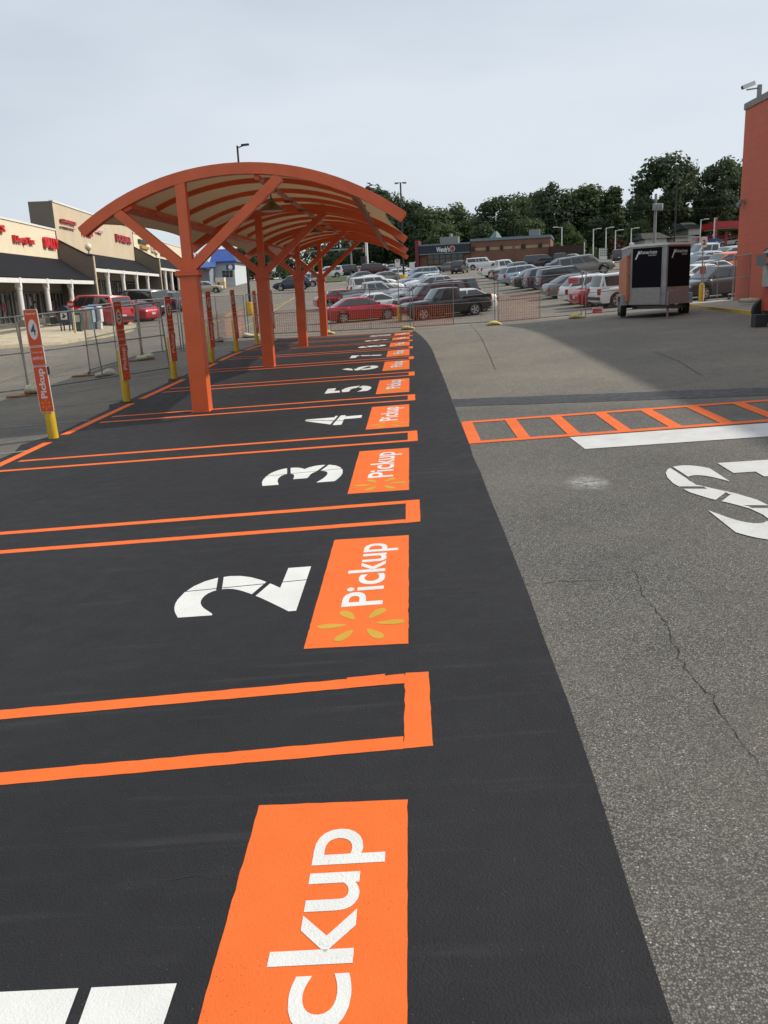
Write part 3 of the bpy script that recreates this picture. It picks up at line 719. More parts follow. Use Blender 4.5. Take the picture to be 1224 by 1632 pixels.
# ------------------------------------------------------------------ temporary chain link fence
def fence_panel(a, b, label, h=1.83, wheels=False, mid=True, nets=None, tilt=(0,0)):
    """a, b: ground points of the two uprights (x, y, z)"""
    a, b = Vector(a), Vector(b); d = b-a; Ln = Vector((d.x, d.y, 0)).length; u = d/Ln; up = Vector((0,0,1))
    t = thing('temporary_fence', label, 'fence', a, group='temporary chain link fence panels')
    lo = .10; fn = lambda s, z: a+u*s+up*(z)+Vector((tilt[0],tilt[1],0))*(z/h)
    mb = MB(); r = .021
    mb.tube([fn(0,.0 if not wheels else .15), fn(0,h)], r, 8); mb.tube([fn(Ln,.0 if not wheels else .15), fn(Ln,h)], r, 8)
    mb.tube([fn(0,h), fn(Ln,h)], r, 8); mb.tube([fn(r,lo), fn(Ln-r,lo)], r, 8); mb.tube([fn(r,h*.53), fn(Ln-r,h*.53)], r*.8, 8)
    if mid: mb.tube([fn(Ln/2,lo), fn(Ln/2,h)], r*.8, 8)
    mb.build('frame', M['galv'], t, smooth='auto')
    mb = MB(); sp = .072; H2 = h-lo; wv = []; rw = .0015
    n = int((Ln+H2)/sp)
    for k in range(1, n):
        for sgn in (1, -1):
            s0 = k*sp
            p0 = (min(s0, Ln), max(0, s0-Ln)); p1 = (max(0, s0-H2), min(H2, s0))
            if sgn < 0: p0 = (Ln-p0[0], p0[1]); p1 = (Ln-p1[0], p1[1])
            if abs(p0[0]-p1[0]) < .02: continue
            A, B = fn(p0[0], lo+p0[1]), fn(p1[0], lo+p1[1]); nrm = u.cross(up)*rw
            tdir = (B-A).normalized(); sd = tdir.cross(nrm.normalized())*rw
            mb.mesh([A+sd, A-sd*.5+nrm*.87, A-sd*.5-nrm*.87, B+sd, B-sd*.5+nrm*.87, B-sd*.5-nrm*.87], [(0,1,4,3),(1,2,5,4),(2,0,3,5)])
    mb.build('chain_link_mesh', M['wire'], t, fix=False)
    if wheels:
        for s in (.25, Ln-.25):
            mb = MB(); c = fn(s, .085); mb.lathe(c-u.cross(up)*.02, [(.03,-.012),(.082,-.012),(.085,0),(.085,.04),(.082,.052),(.03,.052)], 14, 'y'); w_ = mb.build('wheel', M['black'], t)
            mb = MB(); mb.tube([fn(s,.085), fn(s,.2)], .014, 6); mb.build('fork', M['galv'], w_)
    return t
def fb(q): p = gp(*q); return Vector(p)
FP = [((-70,640),(46,626),'leftmost fence panel running out of frame by the bay 4 sign', {}),
      ((48,627),(271,592),'loose fence panel leaning behind the bay 4 and bay 5 signs', {'tilt':(-.1,0)}),
      ((144,595),(226,570),'short fence panel behind the leaning panel by the sandbag', {}),
      ((228,569),(289,560),'fence panel between the bay 5 sign and the front canopy post', {}),
      ((293,560),(393,536),'fence panel running from the front canopy post past bay 7 sign', {}),
      ((397,536),(434,535),'narrow fence panel behind the second canopy post', {}),
      ((437,535),(523,531),'fence panel behind the third canopy post', {}),
      ((528,531),(655,524),'fence panel in front of the red sedan', {}),
      ((659,524),(789,516),'fence panel in front of the black pickup truck', {}),
      ((794,516),(927,504.5),'fence panel with orange netting left of the trailer', {}),
      ((933,504),(1058,492),'fence panel passing behind the black and silver trailer', {})]
for a, b, lab, kw in FP: fence_panel(fb(a), fb(b), lab, **kw)
fa = Vector(at_depth(1119, 487, 41.5)); fa.z = gz(fa.x, fa.y)+.02; f2 = Vector(at_depth(1166, 486, 39.0)); f2.z = gz(f2.x, f2.y)+.05
fence_panel(fa, f2, 'wheeled fence gate beside the corner of the orange building', wheels=True)
f3 = Vector(at_depth(1168, 489, 37.3)); f3.z = gz(f3.x, f3.y)+.05; f4 = Vector(at_depth(1216, 487, 35.6)); f4.z = gz(f4.x, f4.y)+.05
fence_panel(f3, f4, 'fence panel standing in front of the orange building wall', mid=True)
# orange safety netting tied to some panels
def netting(a, b, h, label, off=.05, z0=.06):
    a, b = fb(a), fb(b); d = b-a; Ln = Vector((d.x,d.y,0)).length; u = d/Ln; up = Vector((0,0,1)); nn = u.cross(up)
    mb = MB(); rr = random.Random(int(Ln*100)); f = lambda s, z: a+u*s+up*z+nn*(-off+.02*math.sin(s*2.3)+.02*math.sin(z*5))+up*(.03*math.sin(s*1.7)*(z/h))
    n = int(Ln/.095)
    for i in range(n+1):
        s = Ln*i/n; zs = [z0+(h-z0)*k/6 for k in range(7)]; w = .009
        for k in range(6): mb.poly([f(s-w,zs[k]), f(s+w,zs[k]), f(s+w,zs[k+1]), f(s-w,zs[k+1])])
    m = int((h-z0)/.10)
    for j in range(m+1):
        z = z0+(h-z0)*j/m
        for k in range(int(Ln/.4)):
            s0, s1 = Ln*k/int(Ln/.4), Ln*(k+1)/int(Ln/.4); w = .004; e = nn*.004
            mb.poly([f(s0,z-w)+e, f(s1,z-w)+e, f(s1,z+w)+e, f(s0,z+w)+e])
    return solo(mb, 'safety_net', M['net'], label, 'netting', 'orange safety netting on the fence', fix=False)
netting((531,530.5),(653,524), .95, 'orange safety net in front of the red sedan')
netting((661,524),(722,520.5), .98, 'orange safety net in front of the black pickup bonnet')
netting((796,516),(858,511), 1.15, 'orange safety net left of the trailer near the sandbag')
netting((440,534.5),(519,531), 1.05, 'orange safety net behind the third canopy post')
netting((318,553),(391,537), 1.15, 'orange safety net behind the bay 8 sign')
# sandbags and feet
def sandbag(q, L_, W_, H_, rz, mat, label):
    p = gp(*q); t = MB(); n, k = 12, 9; vs = []
    rr = random.Random(int(q[0]*7))
    for i in range(k+1):
        s = -1+2*i/k; e = (1-abs(s)**3.2)**.5 if abs(s) < 1 else 0
        e = max(e, .12)
        for j in range(n):
            a = 2*math.pi*j/n; y = math.cos(a)*W_/2*e; z = (math.sin(a)*.5+.5)*H_*(.35+.65*e)*(1+.22*math.sin(s*3.1+q[0]))
            vs.append((s*L_/2, y*(1+.1*rr.uniform(-1,1)), max(0, z*(1+.12*rr.uniform(-1,1)))))
    t.mesh(vs, [(i*n+j, i*n+(j+1)%n, (i+1)*n+(j+1)%n, (i+1)*n+j) for i in range(k) for j in range(n)]+[tuple(range(n)), tuple(k*n+j for j in range(n))])
    c, s = math.cos(rz), math.sin(rz); t.v = [(x*c-y*s+p[0], x*s+y*c+p[1], z+p[2]) for x, y, z in t.v]
    solo(t, 'sandbag', mat, label, 'sandbag', 'sandbags weighting the fence feet', smooth=True)
for a in (((787,518.5),.66,.36,.15,.1,M['sand_y'],'yellow sandbag at the fence joint below the black pickup tail'), ((920,507.5),.70,.36,.15,-.1,M['sand_y'],'yellow sandbag at the fence joint left of the trailer'),
          ((650,525.5),.62,.34,.15,.1,M['sand_y'],'cream sandbag at the fence joint below the yellow pole bollard'), ((524,533),.55,.35,.15,0,M['sand_y'],'small sandbag at the fence foot beside the last canopy post'),
          ((400,538),.75,.4,.2,.2,M['sand_w'],'pale sandbag behind the second canopy post'), ((345,545),.6,.4,.2,.2,M['sand_w'],'pale sandbag behind the bay 7 sign'),
          ((232,574),.6,.36,.2,.5,M['sand_w'],'cream sandbag on a rusty plate between bay 5 and bay 6 signs'), ((170,600),.62,.38,.17,.1,M['sand_w'],'pale sandbag on a rusty plate left of the bay 5 sign'), ((60,627),.62,.38,.2,.1,M['sand_w'],'greenish sandbag behind the bay 4 sign')):
    sandbag(*a)
for q, rz, lab in (((142,599),.1,'rusty fence foot plate left of the bay 5 sign'), ((222,575),.1,'rusty fence foot plate between bay 5 and bay 6 signs'), ((42,632),.05,'rusty fence foot plate behind the bay 4 sign'), ((1085,491),.1,'rusty fence foot plate behind the trailer')):
    p = gp(*q); mb = MB(); c, s = math.cos(rz), math.sin(rz)
    z = lambda x, y: gz(x, y)
    mb.frame_box((p[0]-.45*c,p[1]-.45*s-.07,p[2]+.002), (.9*c,.9*s,0), (-.14*s,.14*c,0), (0,0,.03)); mb.tube([(p[0],p[1],p[2]+.02),(p[0],p[1],p[2]+.12)], .03, 8)
    solo(mb, 'ballast_plate', M['rust'], lab, 'fence foot', 'steel feet of the fence')
# ------------------------------------------------------------------ shopping strip on the left
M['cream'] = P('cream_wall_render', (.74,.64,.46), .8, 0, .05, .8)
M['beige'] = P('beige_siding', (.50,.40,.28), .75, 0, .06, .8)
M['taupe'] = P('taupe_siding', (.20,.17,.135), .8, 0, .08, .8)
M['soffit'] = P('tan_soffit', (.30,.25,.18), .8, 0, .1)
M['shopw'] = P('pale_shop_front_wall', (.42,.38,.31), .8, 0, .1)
def siding(name, col, pitch):
    m, t, b, o = new_mat(name); co = objco(t); sx = _n(t, 'ShaderNodeSeparateXYZ'); t.links.new(co, sx.inputs[0])
    w = mth(t, 'FRACT', mth(t, 'MULTIPLY', sx.outputs[2], 1/pitch)); seam = mth(t, 'LESS_THAN', w, .08)
    c = mixcol(t, rng(t, noise(t, .7, 4, .6, co), .3, .7), col, tuple(x*.88 for x in col)); c = mixcol(t, mth(t, 'MULTIPLY', seam, .4), c, tuple(x*.5 for x in col))
    t.links.new(c, b.inputs['Base Color']); setc(b, rough=.75); return m
M['beige'] = siding('beige_lap_siding', (.60,.49,.345), .22); M['taupe'] = siding('taupe_lap_siding', (.19,.16,.125), .22)
def ribbed(name, col, axis_i, pitch, rough=.45):
    m, t, b, o = new_mat(name); co = objco(t); setc(b, col, rough, spec=.15); sx = _n(t, 'ShaderNodeSeparateXYZ'); t.links.new(co, sx.inputs[0])
    w = mth(t, 'FRACT', mth(t, 'MULTIPLY', sx.outputs[axis_i], 1/pitch)); bump(t, b, mth(t, 'LESS_THAN', w, .14), .7, .03)
    c = mixcol(t, rng(t, noise(t, .6, 4, .6, co), .3, .7), col, tuple(x*.8 for x in col)); t.links.new(c, b.inputs['Base Color']); return m
M['awning'] = ribbed('black_standing_seam_metal', (.011,.011,.014), 1, .42, .8)
M['blue_roof'] = ribbed('blue_standing_seam_metal', (.045,.10,.34), 0, .45, .45)
_q = ray(500, 460); MD = np.array([_q[0], _q[1]])/math.hypot(_q[0], _q[1]); MN = np.array([MD[1], -MD[0]]); M0 = gp(39, 521)
def mp_(s, z, o=0.): return Vector((M0[0]+MD[0]*s+MN[0]*o, M0[1]+MD[1]*s+MN[1]*o, z))
def mpx(x, y, o):
    q = ray(x, y); P0 = M0[:2]+MN*o; t = ((P0-EYE[:2])@MN)/(q[:2]@MN); p = EYE+t*q
    return (p[:2]-M0[:2])@MD, p[2]
V3 = lambda a: Vector((a[0], a[1], 0))
mds, mns = V3(MD), V3(MN)
WO = -2.5                                             # shop wall behind the colonnade
letters_ext = .12
def wall_sign(s, x0, x1, y0, y1, mat, name, label, parent=None, bold=.02, slab=None):
    """letters standing off the shop wall, given by pixels"""
    s0, za = mpx(x0, y0, WO); s1, zb = mpx(x1, y1, WO); zt, zbm = max(za, zb), min(za, zb)
    mb = MB(); v, f, lo, hi = glyphs(s, bold, .12); zc = (hi[2]+lo[2])/2
    U = s0+(v[:,0]-lo[0])/(hi[0]-lo[0])*(s1-s0); Z = zbm+(v[:,1]-lo[1])/(hi[1]-lo[1])*(zt-zbm)
    mb.mesh([mp_(a, b, WO+.12+(c-zc)) for a, b, c in zip(U, Z, v[:,2])], f)
    return solo(mb, name, mat, label, 'shop sign', 'letter signs on the shopping strip', fix=False)
def shop_block(name, label, s0, s1, zf, zfas, zaw, ztop, wallmat, cols, wing=True, back=22):
    t = thing(name, label, 'building', mp_((s0+s1)/2, zf, WO))
    mb = MB(); mb.poly([mp_(s0,zaw-.3,WO), mp_(s1,zaw-.3,WO), mp_(s1,ztop,WO), mp_(s0,ztop,WO)])
    mb.build('upper_wall', wallmat, t)
    mb = MB()
    for (a, z0) in ((s0, zf-1), (s1, zf-1)): mb.poly([mp_(a,z0,WO-.003), mp_(a,ztop,WO-.003), mp_(a,ztop,WO-back), mp_(a,z0,WO-back)])
    mb.poly([mp_(s0,ztop-.4,WO-.003), mp_(s1,ztop-.4,WO-.003), mp_(s1,ztop-.4,WO-back), mp_(s0,ztop-.4,WO-back)])
    mb.poly([mp_(s0,zf-1,WO-back), mp_(s1,zf-1,WO-back), mp_(s1,ztop,WO-back), mp_(s0,ztop,WO-back)])
    mb.build('side_wall', M['taupe'], t)
    mb = MB(); mb.bar(mp_(s0,ztop,WO-.1), mp_(s1,ztop,WO-.1), .35, .14); mb.build('coping', M['white'], t)
    mb = MB(); mb.prism([mp_(s0,zfas+.02,.15), mp_(s1,zfas+.02,.15), mp_(s1,zaw,WO+.01), mp_(s0,zaw,WO+.01)], (0,0,.06)); mb.build('awning', M['awning'], t)
    mb = MB(); mb.bar(mp_(s0,zfas-.14,.0), mp_(s1,zfas-.14,.0), .30, .28); mb.build('fascia_beam', M['white'], t)
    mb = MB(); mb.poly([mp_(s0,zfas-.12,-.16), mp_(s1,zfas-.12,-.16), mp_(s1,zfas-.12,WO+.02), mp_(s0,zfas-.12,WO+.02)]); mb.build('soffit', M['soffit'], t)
    mb = MB(); mb.prism([mp_(s0,zf-.6,.5), mp_(s1,zf-.6,.5), mp_(s1,zf-.6,WO-.2), mp_(s0,zf-.6,WO-.2)], (0,0,.6)); mb.build('walkway', M['concrete'], t)
    for s in cols:
        mb = MB(); p = mp_(s, zf, 0); mb.lathe(p, [(.22,0),(.22,.35),(.19,.36),(.18,zfas-zf-.75),(.21,zfas-zf-.72),(.21,zfas-zf-.55)], 14)
        c = mb.build('column', M['white'], t, smooth='auto')
        mb = MB(); mb.bar(mp_(s,zf+.0,0), mp_(s,zf+.42,0), .56, .56, up=tuple(mds)); mb.build('plinth', M['kerb'], c)
        mb = MB(); mb.bar(mp_(s,zfas-.56,0), mp_(s,zfas+.04,0), .36, .36, up=tuple(mds)); mb.build('capital', M['white'], c)
    # shop fronts
    k = max(2, int((s1-s0)/6.2)); wd = (s1-s0)/k; rr = random.Random(int(s0*10))
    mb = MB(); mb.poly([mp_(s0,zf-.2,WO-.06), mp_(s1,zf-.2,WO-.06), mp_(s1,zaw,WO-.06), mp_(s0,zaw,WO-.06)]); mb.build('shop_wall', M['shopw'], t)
    for i in range(k):
        a, b = s0+wd*i+.35, s0+wd*(i+1)-.35; top = zfas-.75
        mb = MB(); mb.poly([mp_(a,zf+.1,WO), mp_(b,zf+.1,WO), mp_(b,top,WO), mp_(a,top,WO)]); w = mb.build('shop_window', M['glass'], t)
        mb = MB(); n = 6
        for j in range(n+1):
            s = a+(b-a)*j/n; mb.bar(mp_(s,zf+.1,WO+.03), mp_(s,top,WO+.03), .07, .06, up=tuple(mds))
        for z in (zf+.12, zf+2.15, top): mb.bar(mp_(a,z,WO+.034), mp_(b,z,WO+.034), .06, .07)
        mb.build('mullion', M['pole_grey'], w)
        mb = MB()                                     # posters and notices on the panes
        for _ in range(4):
            s = a+rr.uniform(.1,.85)*(b-a); z = zf+rr.uniform(.7,1.6); ww, hh = rr.uniform(.3,.7), rr.uniform(.3,.7)
            mb.poly([mp_(s,z,WO+.012), mp_(s+ww,z,WO+.012), mp_(s+ww,z+hh,WO+.012), mp_(s,z+hh,WO+.012)])
        mb.build('poster', M['poster'] if i % 2 else M['poster_red'], w)
    if wing:
        mb = MB(); s = s0+.02
        pts = [mp_(s,zf-1,.3), mp_(s,zfas+.95,.3), mp_(s,zfas+1.0,-.1), mp_(s,zaw+.75,WO+.02), mp_(s,zf-1,WO+.02)]
        mb.prism(pts, -mds*.3); w = mb.build('wing_wall', M['taupe'], t)
        mb = MB(); mb.bar(pts[2]+Vector((0,0,.05))-mds*.15, pts[3]+Vector((0,0,.05))-mds*.15, .42, .1); mb.bar(pts[1]+Vector((0,0,.05))-mds*.15, pts[2]+Vector((0,0,.05))-mds*.15, .42, .1); mb.build('wing_coping', M['pole_dark'], w)
        mb = MB(); mb.bar(pts[0]-mds*.15+mns*.03, pts[1]-mds*.15+mns*.03, .36, .08, up=tuple(mns)); mb.build('corner_trim', M['beige'], w)
        c = mp_(s-.15, zfas+1.12, .0); mb = MB(); mb.lathe(c+Vector((0,0,.0)), [(.04,0),(.05,.25),(.16,.27)], 10); lf = mb.build('lamp_bracket', M['pole_dark'], w)
        mb = MB(); mb.lathe(c+Vector((0,0,.27)), [(.10,0),(.26,.16),(.29,.32),(.22,.5),(.08,.6)], 14); mb.build('globe', M['globe'], lf, smooth='auto')
    return t
M['globe'] = P('cream_lamp_globe', (.75,.66,.45), .4, 0, 0); M['poster'] = P('pale_poster', (.5,.47,.43), .6, 0, .3, 3); M['poster_red'] = P('red_and_white_poster', (.45,.10,.10), .6, 0, .3, 3)
shop_block('shop_block', 'low cream shop block with black awning and white columns', -52, 18.9, .44, 3.45, 5.25, 7.65, M['cream'], [-30.9,-24.7,-18.6,-12.4,-6.2,0,5.8,12.0], wing=False)
shop_block('shop_block', 'tall beige shop block in the middle of the strip', 19.2, 51.3, 1.35, 4.5, 6.1, 9.95, M['beige'], [24.7,31.3,37.8,44.1], back=1.95)
shop_block('shop_block', 'farthest cream shop block before the blue roofed building', 51.6, 92, 2.2, 5.3, 6.95, 9.4, M['cream'], [56.4,61.5,67.3,73,79,85], back=1.95)
M['s_red'] = P('red_sign_letters', (.62,.02,.025), .35, 0, 0); M['s_dark'] = P('dark_red_sign_letters', (.36,.02,.03), .4, 0, 0); M['s_green'] = P('dark_green_sign_box', (.03,.06,.05), .5, 0, 0); M['s_gold'] = P('gold_sign_box', (.45,.25,.05), .5, 0, 0); M['s_pink'] = P('pink_white_sign_letters', (.62,.35,.37), .5, 0, 0)
wall_sign('S', -4, 4, 358, 371, M['s_red'], 'wall_letters', 'red letter of a shop sign cut off by the photo edge', bold=.03)
wall_sign('Liberty Tax', 18, 52, 374.5, 393, M['s_red'], 'wall_letters', 'red sign lettering Liberty Tax on the low cream block', bold=.03)
wall_sign('SALLY', 66, 91, 377, 398, M['s_red'], 'wall_letters', 'large red sign lettering SALLY at the end of the cream block', bold=.06)
wall_sign('GRANDE', 93.5, 118, 348, 360, M['s_dark'], 'wall_letters', 'dark red upper line of lettering left of the canopy arch tip', bold=.05)
wall_sign('pizzeria', 94, 117, 361, 366, M['s_pink'], 'wall_letters', 'small pale red second line of lettering left of the arch tip')
wall_sign('NAILS', 128, 145, 364, 378, M['s_red'], 'wall_letters', 'red sign lettering behind the left tip of the canopy arch', bold=.06)
wall_sign('A&S', 150, 161, 365.5, 373, M['s_pink'], 'wall_letters', 'small pink sign lettering right of the canopy arch tip', bold=.03)
wall_sign('DOLLAR', 182, 207, 372.5, 389.5, M['s_dark'], 'wall_letters', 'large dark red sign lettering at the end of the tall block', bold=.06)
for x0, x1, y0, y1, mt, lab in ((219,233,381,390,'s_green','dark green sign box on the farthest block'), (222,235,391,398.5,'s_gold','gold sign box below the dark green one'), (239,250,389,403,'white','white and red square sign box on the farthest block'), (254,262,396,408,'s_dark','dark red sign box beside the canopy brace')):
    s0, za = mpx(x0, y0, WO); s1, zb = mpx(x1, y1, WO); mb = MB()
    mb.prism([mp_(s0,zb,WO+.03), mp_(s1,zb,WO+.03), mp_(s1,za,WO+.03), mp_(s0,za,WO+.03)], mns*.25); t = solo(mb, 'sign_box', M[mt], lab, 'shop sign', 'box signs on the farthest block')
    mb = MB(); mb.prism([mp_(s0+.25,zb+.12,WO+.285), mp_(s1-.25,zb+.12,WO+.285), mp_(s1-.25,za-.12,WO+.285), mp_(s0+.25,za-.12,WO+.285)], mns*.01); mb.build('sign_face', M['s_red' if mt == 'white' else mt], t)

# ------------------------------------------------------------------ things on the shop pavement
p = gp(108, 531); zz = p[2]+.13; t = thing('mailbox', 'dark blue mailbox with white emblem on the shop pavement', 'mailbox', (p[0],p[1],zz))
M['mail'] = P('dark_blue_paint', (.012,.02,.06), .4, 0, .1)
mb = MB(); prof = [(-.30,.42),(.30,.42),(.30,1.12)]+[(.30*math.cos(a), 1.12+.24*math.sin(a)) for a in [math.pi*i/12 for i in range(1,12)]]+[(-.30,1.12)]
mb.prism([(p[0]+a, p[1]-.28, zz+b) for a, b in prof], (0,.56,0)); mb.build('body', M['mail'], t, smooth='auto')
for dx in (-.24,.24):
    for dy in (-.22,.22):
        mb = MB(); mb.box((p[0]+dx-.03,p[1]+dy-.03,zz), (p[0]+dx+.03,p[1]+dy+.03,zz+.44)); mb.build('leg', M['mail'], t)
mb = MB(); mb.prism([(p[0]+a, p[1]-.292, zz+b) for a, b in ((-.16,.62),(.2,.62),(.2,1.0),(-.16,1.0))], (0,.008,0)); pn = mb.build('emblem_panel', M['sign_wh'], t)
mb = MB(); mb.prism([(p[0]+a, p[1]-.296, zz+b) for a, b in ((-.13,.70),(.05,.70),(.17,.84),(.02,.90),(.14,.95),(-.10,.95),(-.02,.84))], (0,.003,0)); mb.build('eagle_emblem', M['mail'], pn)
p = gp(121, 535); zz = p[2]+.1; t = thing('stop_sign', 'small dark red octagonal stop sign on a pale post by the mailbox', 'sign', (p[0],p[1],zz))
hz = at_depth(117, 485, p[1])[2]
mb = MB(); mb.box((p[0]-.05,p[1]-.04,zz), (p[0]+.05,p[1]+.04,hz+.3)); mb.build('post', M['beige'], t)
mb = MB(); mb.prism([(p[0]-.05+.2*math.cos(math.pi/8+i*math.pi/4), p[1]-.06, hz+.2*math.sin(math.pi/8+i*math.pi/4)) for i in range(8)], (0,.015,0)); sp = mb.build('sign_plate', M['s_dark'], t)
mb = MB(); text_line(mb, 'STOP', lambda u, v: (p[0]-.05+u, p[1]-.063, hz+v), (-.14,-.05,.14,.05), .03); mb.build('lettering', M['sign_wh'], sp, fix=False)
def newsbox(q, col, label, w=.5, h=1.05):
    p = gp(*q); zz = p[2]+.1; t = thing('newspaper_box', label, 'newspaper box', (p[0],p[1],zz), group='newspaper boxes on the shop pavement')
    mb = MB(); mb.box((p[0]-w/2,p[1]-.2,zz+.45), (p[0]+w/2,p[1]+.2,zz+h)); mb.prism([(p[0]-w/2,p[1]-.2,zz+h+.002),(p[0]+w/2,p[1]-.2,zz+h+.002),(p[0]+w/2,p[1]+.2,zz+h+.12),(p[0]-w/2,p[1]+.2,zz+h+.12)], (0,0,.03)); mb.build('cabinet', col, t)
    mb = MB(); mb.box((p[0]-w*.38,p[1]-.212,zz+.55), (p[0]+w*.38,p[1]-.203,zz+h-.08)); mb.build('display_window', M['poster'], t)
    mb = MB(); mb.box((p[0]-w*.32,p[1]-.15,zz), (p[0]+w*.32,p[1]+.15,zz+.447)); mb.build('pedestal', col, t)
M['nb_blue'] = P('blue_enamel', (.03,.09,.26), .4, 0, .1); M['nb_pale'] = P('pale_blue_enamel', (.30,.42,.50), .4, 0, .1); M['nb_green'] = P('dark_green_enamel', (.02,.06,.035), .5, 0, .1); M['nb_red'] = P('red_white_panel', (.5,.16,.15), .5, 0, .2)
newsbox((146,529), M['nb_pale'], 'pale blue newspaper box left of the blue one', .5, 1.15); newsbox((152,528), M['nb_blue'], 'blue newspaper box in the middle of the row', .55, 1.3); newsbox((160,528), M['white'], 'white newspaper box right of the blue one', .42, 1.2)
newsbox((127,532), M['nb_green'], 'dark green bin shaped newspaper box beside the stop sign', .5, 1.0); newsbox((136,529), M['nb_red'], 'red and white newspaper box between green and blue ones', .5, 1.1)
# benches and ramps in front of the shops
p = mp_(3.5, M0[2], .6); t = thing('bench', 'dark metal bench beside a white column of the low block', 'bench', p); ORG[t] = Vector(p)
mb = MB(); mb.frame_box(p+Vector((0,0,.42)), mds*1.5, mns*.42, (0,0,.05)); mb.build('seat', M['blackp'], t)
mb = MB(); mb.frame_box(p+Vector((0,0,.5)), mds*1.5, -mns*.06, Vector((0,0,.4))-mns*.08); mb.build('backrest', M['blackp'], t)
for s in (.1, 1.35):
    mb = MB(); mb.frame_box(p+mds*s, mds*.05, mns*.4, (0,0,.418)); mb.build('leg', M['blackp'], t)

# ------------------------------------------------------------------ blue roofed building
M['bluew'] = P('pale_blue_white_wall', (.55,.60,.62), .8, 0, .06); M['greyw'] = P('grey_blue_wall', (.24,.27,.31), .8, 0, .08)
YB = 137.
def bq(x, y, dY=0): return at_depth(x, y, YB+dY)
bl, br_ = bq(335.5, 462), bq(375.5, 452); zb = min(bl[2], br_[2])-.6
t = thing('blue_roof_building', 'pale building with a steep blue metal roof beyond the shops', 'building', (float(bl[0]), YB, zb))
mb = MB(); zt = bq(348, 419)[2]; mb.box((bl[0],YB,zb), (br_[0],YB+11,zt)); mb.build('wall', M['bluew'], t)
a, b = bq(345, 417.5, -.5), bq(377, 421, -.5); c, d = bq(340, 400, 3), bq(366, 403.5, 3); zz = a[2]
mb = MB(); mb.prism([(a[0]-1,YB-.7,zt-.02), (b[0],YB-.7,zt-.02), (d[0],YB+3,c[2]), (c[0],YB+3,c[2])], (0,.02,.22)); mb.build('mansard_roof', M['blue_roof'], t)
mb = MB(); mb.poly([(a[0]-1,YB-.7,zt), (c[0],YB+3,c[2]), (c[0],YB+9,c[2]), (a[0]-1,YB+11,zt)]); mb.poly([(c[0],YB+3,c[2]+.2),(d[0],YB+3,c[2]+.2),(d[0],YB+9,c[2]+.2),(c[0],YB+9,c[2]+.2)]); mb.poly([(b[0],YB-.7,zt),(d[0],YB+3,c[2]),(d[0],YB+9,c[2]),(b[0],YB+11,zt)]); mb.build('roof_side', M['mail'], t)
for i, x in enumerate((355, 360.5, 366.5)):
    p0, p1 = bq(x, 443), bq(x+3.8, 431.5); mb = MB(); mb.box((p0[0],YB-.05,p0[2]), (p1[0],YB+.02,p1[2])); w = mb.build('window', M['glass'], t)
    mb = MB(); mb.bar((p0[0]-.05,YB-.08,p0[2]), (p1[0]+.05,YB-.08,p0[2]), .1, .12); mb.build('window_sill', M['white'], w)
p0, p1 = bq(363, 430.5), bq(376, 421.5); mb = MB(); mb.box((p0[0],YB-1.1,p0[2]), (p1[0],YB-.9,p1[2])); sg = mb.build('hanging_sign', M['nb_blue'], t)
pc = ((p0[0]+p1[0])/2, (p0[2]+p1[2])/2); mb = MB(); mb.prism([(pc[0]+.33*math.cos(a_), YB-1.12, pc[1]+.36*math.sin(a_)) for a_ in [2*math.pi*i/14 for i in range(14)]], (0,.01,0)); mb.build('sign_emblem', M['sign_wh'], sg)
# its low front wing with a blue lean-to roof
p0 = bq(316, 464, -4); p1 = bq(336, 461, -4); ze = bq(330, 428, -4)[2]
mb = MB(); mb.box((p0[0]-3,YB-4,zb), (p1[0],YB-.02,ze)); mb.build('front_wing', M['greyw'], t)
mb = MB(); q0, q1 = bq(318, 420, -1), bq(346, 429.5, -5)
mb.prism([(p0[0]-3.5,YB-5,ze), (p1[0]+1.2,YB-5,ze), (p1[0]+.4,YB-.75,ze+.9), (p0[0]-3.5,YB-.75,ze+.9)], (0,0,.15)); mb.build('lean_to_roof', M['blue_roof'], t)
p0, p1 = bq(344, 455.5, -6), bq(357, 442, -6); t = thing('ice_merchandiser', 'yellow and white ice chest outside the blue roofed building', 'ice chest', (p0[0],YB-6,p0[2]))
M['y_ice'] = P('yellow_white_panel', (.70,.50,.22), .5, 0, .1)
zg = gz(p0[0], YB-6); mb = MB(); mb.box((p0[0],YB-6,zg), (p1[0],YB-5,p1[2]-.6)); mb.build('body', M['y_ice'], t); mb = MB(); mb.box((p0[0],YB-6,p1[2]-.597), (p1[0],YB-5,p1[2])); mb.build('header', M['white'], t)
mb = MB(); mb.box((p0[0]+.25,YB-6.02,zg+.3), (p0[0]+.6,YB-6.005,p1[2]-.7)); mb.build('door_panel', M['s_dark'], t)

# ------------------------------------------------------------------ brick restaurant
def mat_brick(name, c1, c2, mortar):
    m, t, b, o = new_mat(name); co = objco(t); mpn = _n(t, 'ShaderNodeMapping'); mpn.inputs['Rotation'].default_value = (math.pi/2, 0, 0); t.links.new(co, mpn.inputs['Vector'])
    br = _n(t, 'ShaderNodeTexBrick'); t.links.new(mpn.outputs[0], br.inputs['Vector']); br.inputs['Scale'].default_value = 2.2
    for n_, c in (('Color1', c1), ('Color2', c2), ('Mortar', mortar)): br.inputs[n_].default_value = (*c, 1)
    br.inputs['Mortar Size'].default_value = .012; br.inputs['Row Height'].default_value = .17
    c = mixcol(t, mth(t, 'MULTIPLY', rng(t, noise(t, .5, 4, .6, co), .35, .7), .3), br.outputs[0], tuple(x*.7 for x in c1)); t.links.new(c, b.inputs['Base Color']); setc(b, rough=.85); return m
M['brick'] = mat_brick('red_brick', (.20,.085,.05), (.16,.065,.04), (.25,.2,.16))
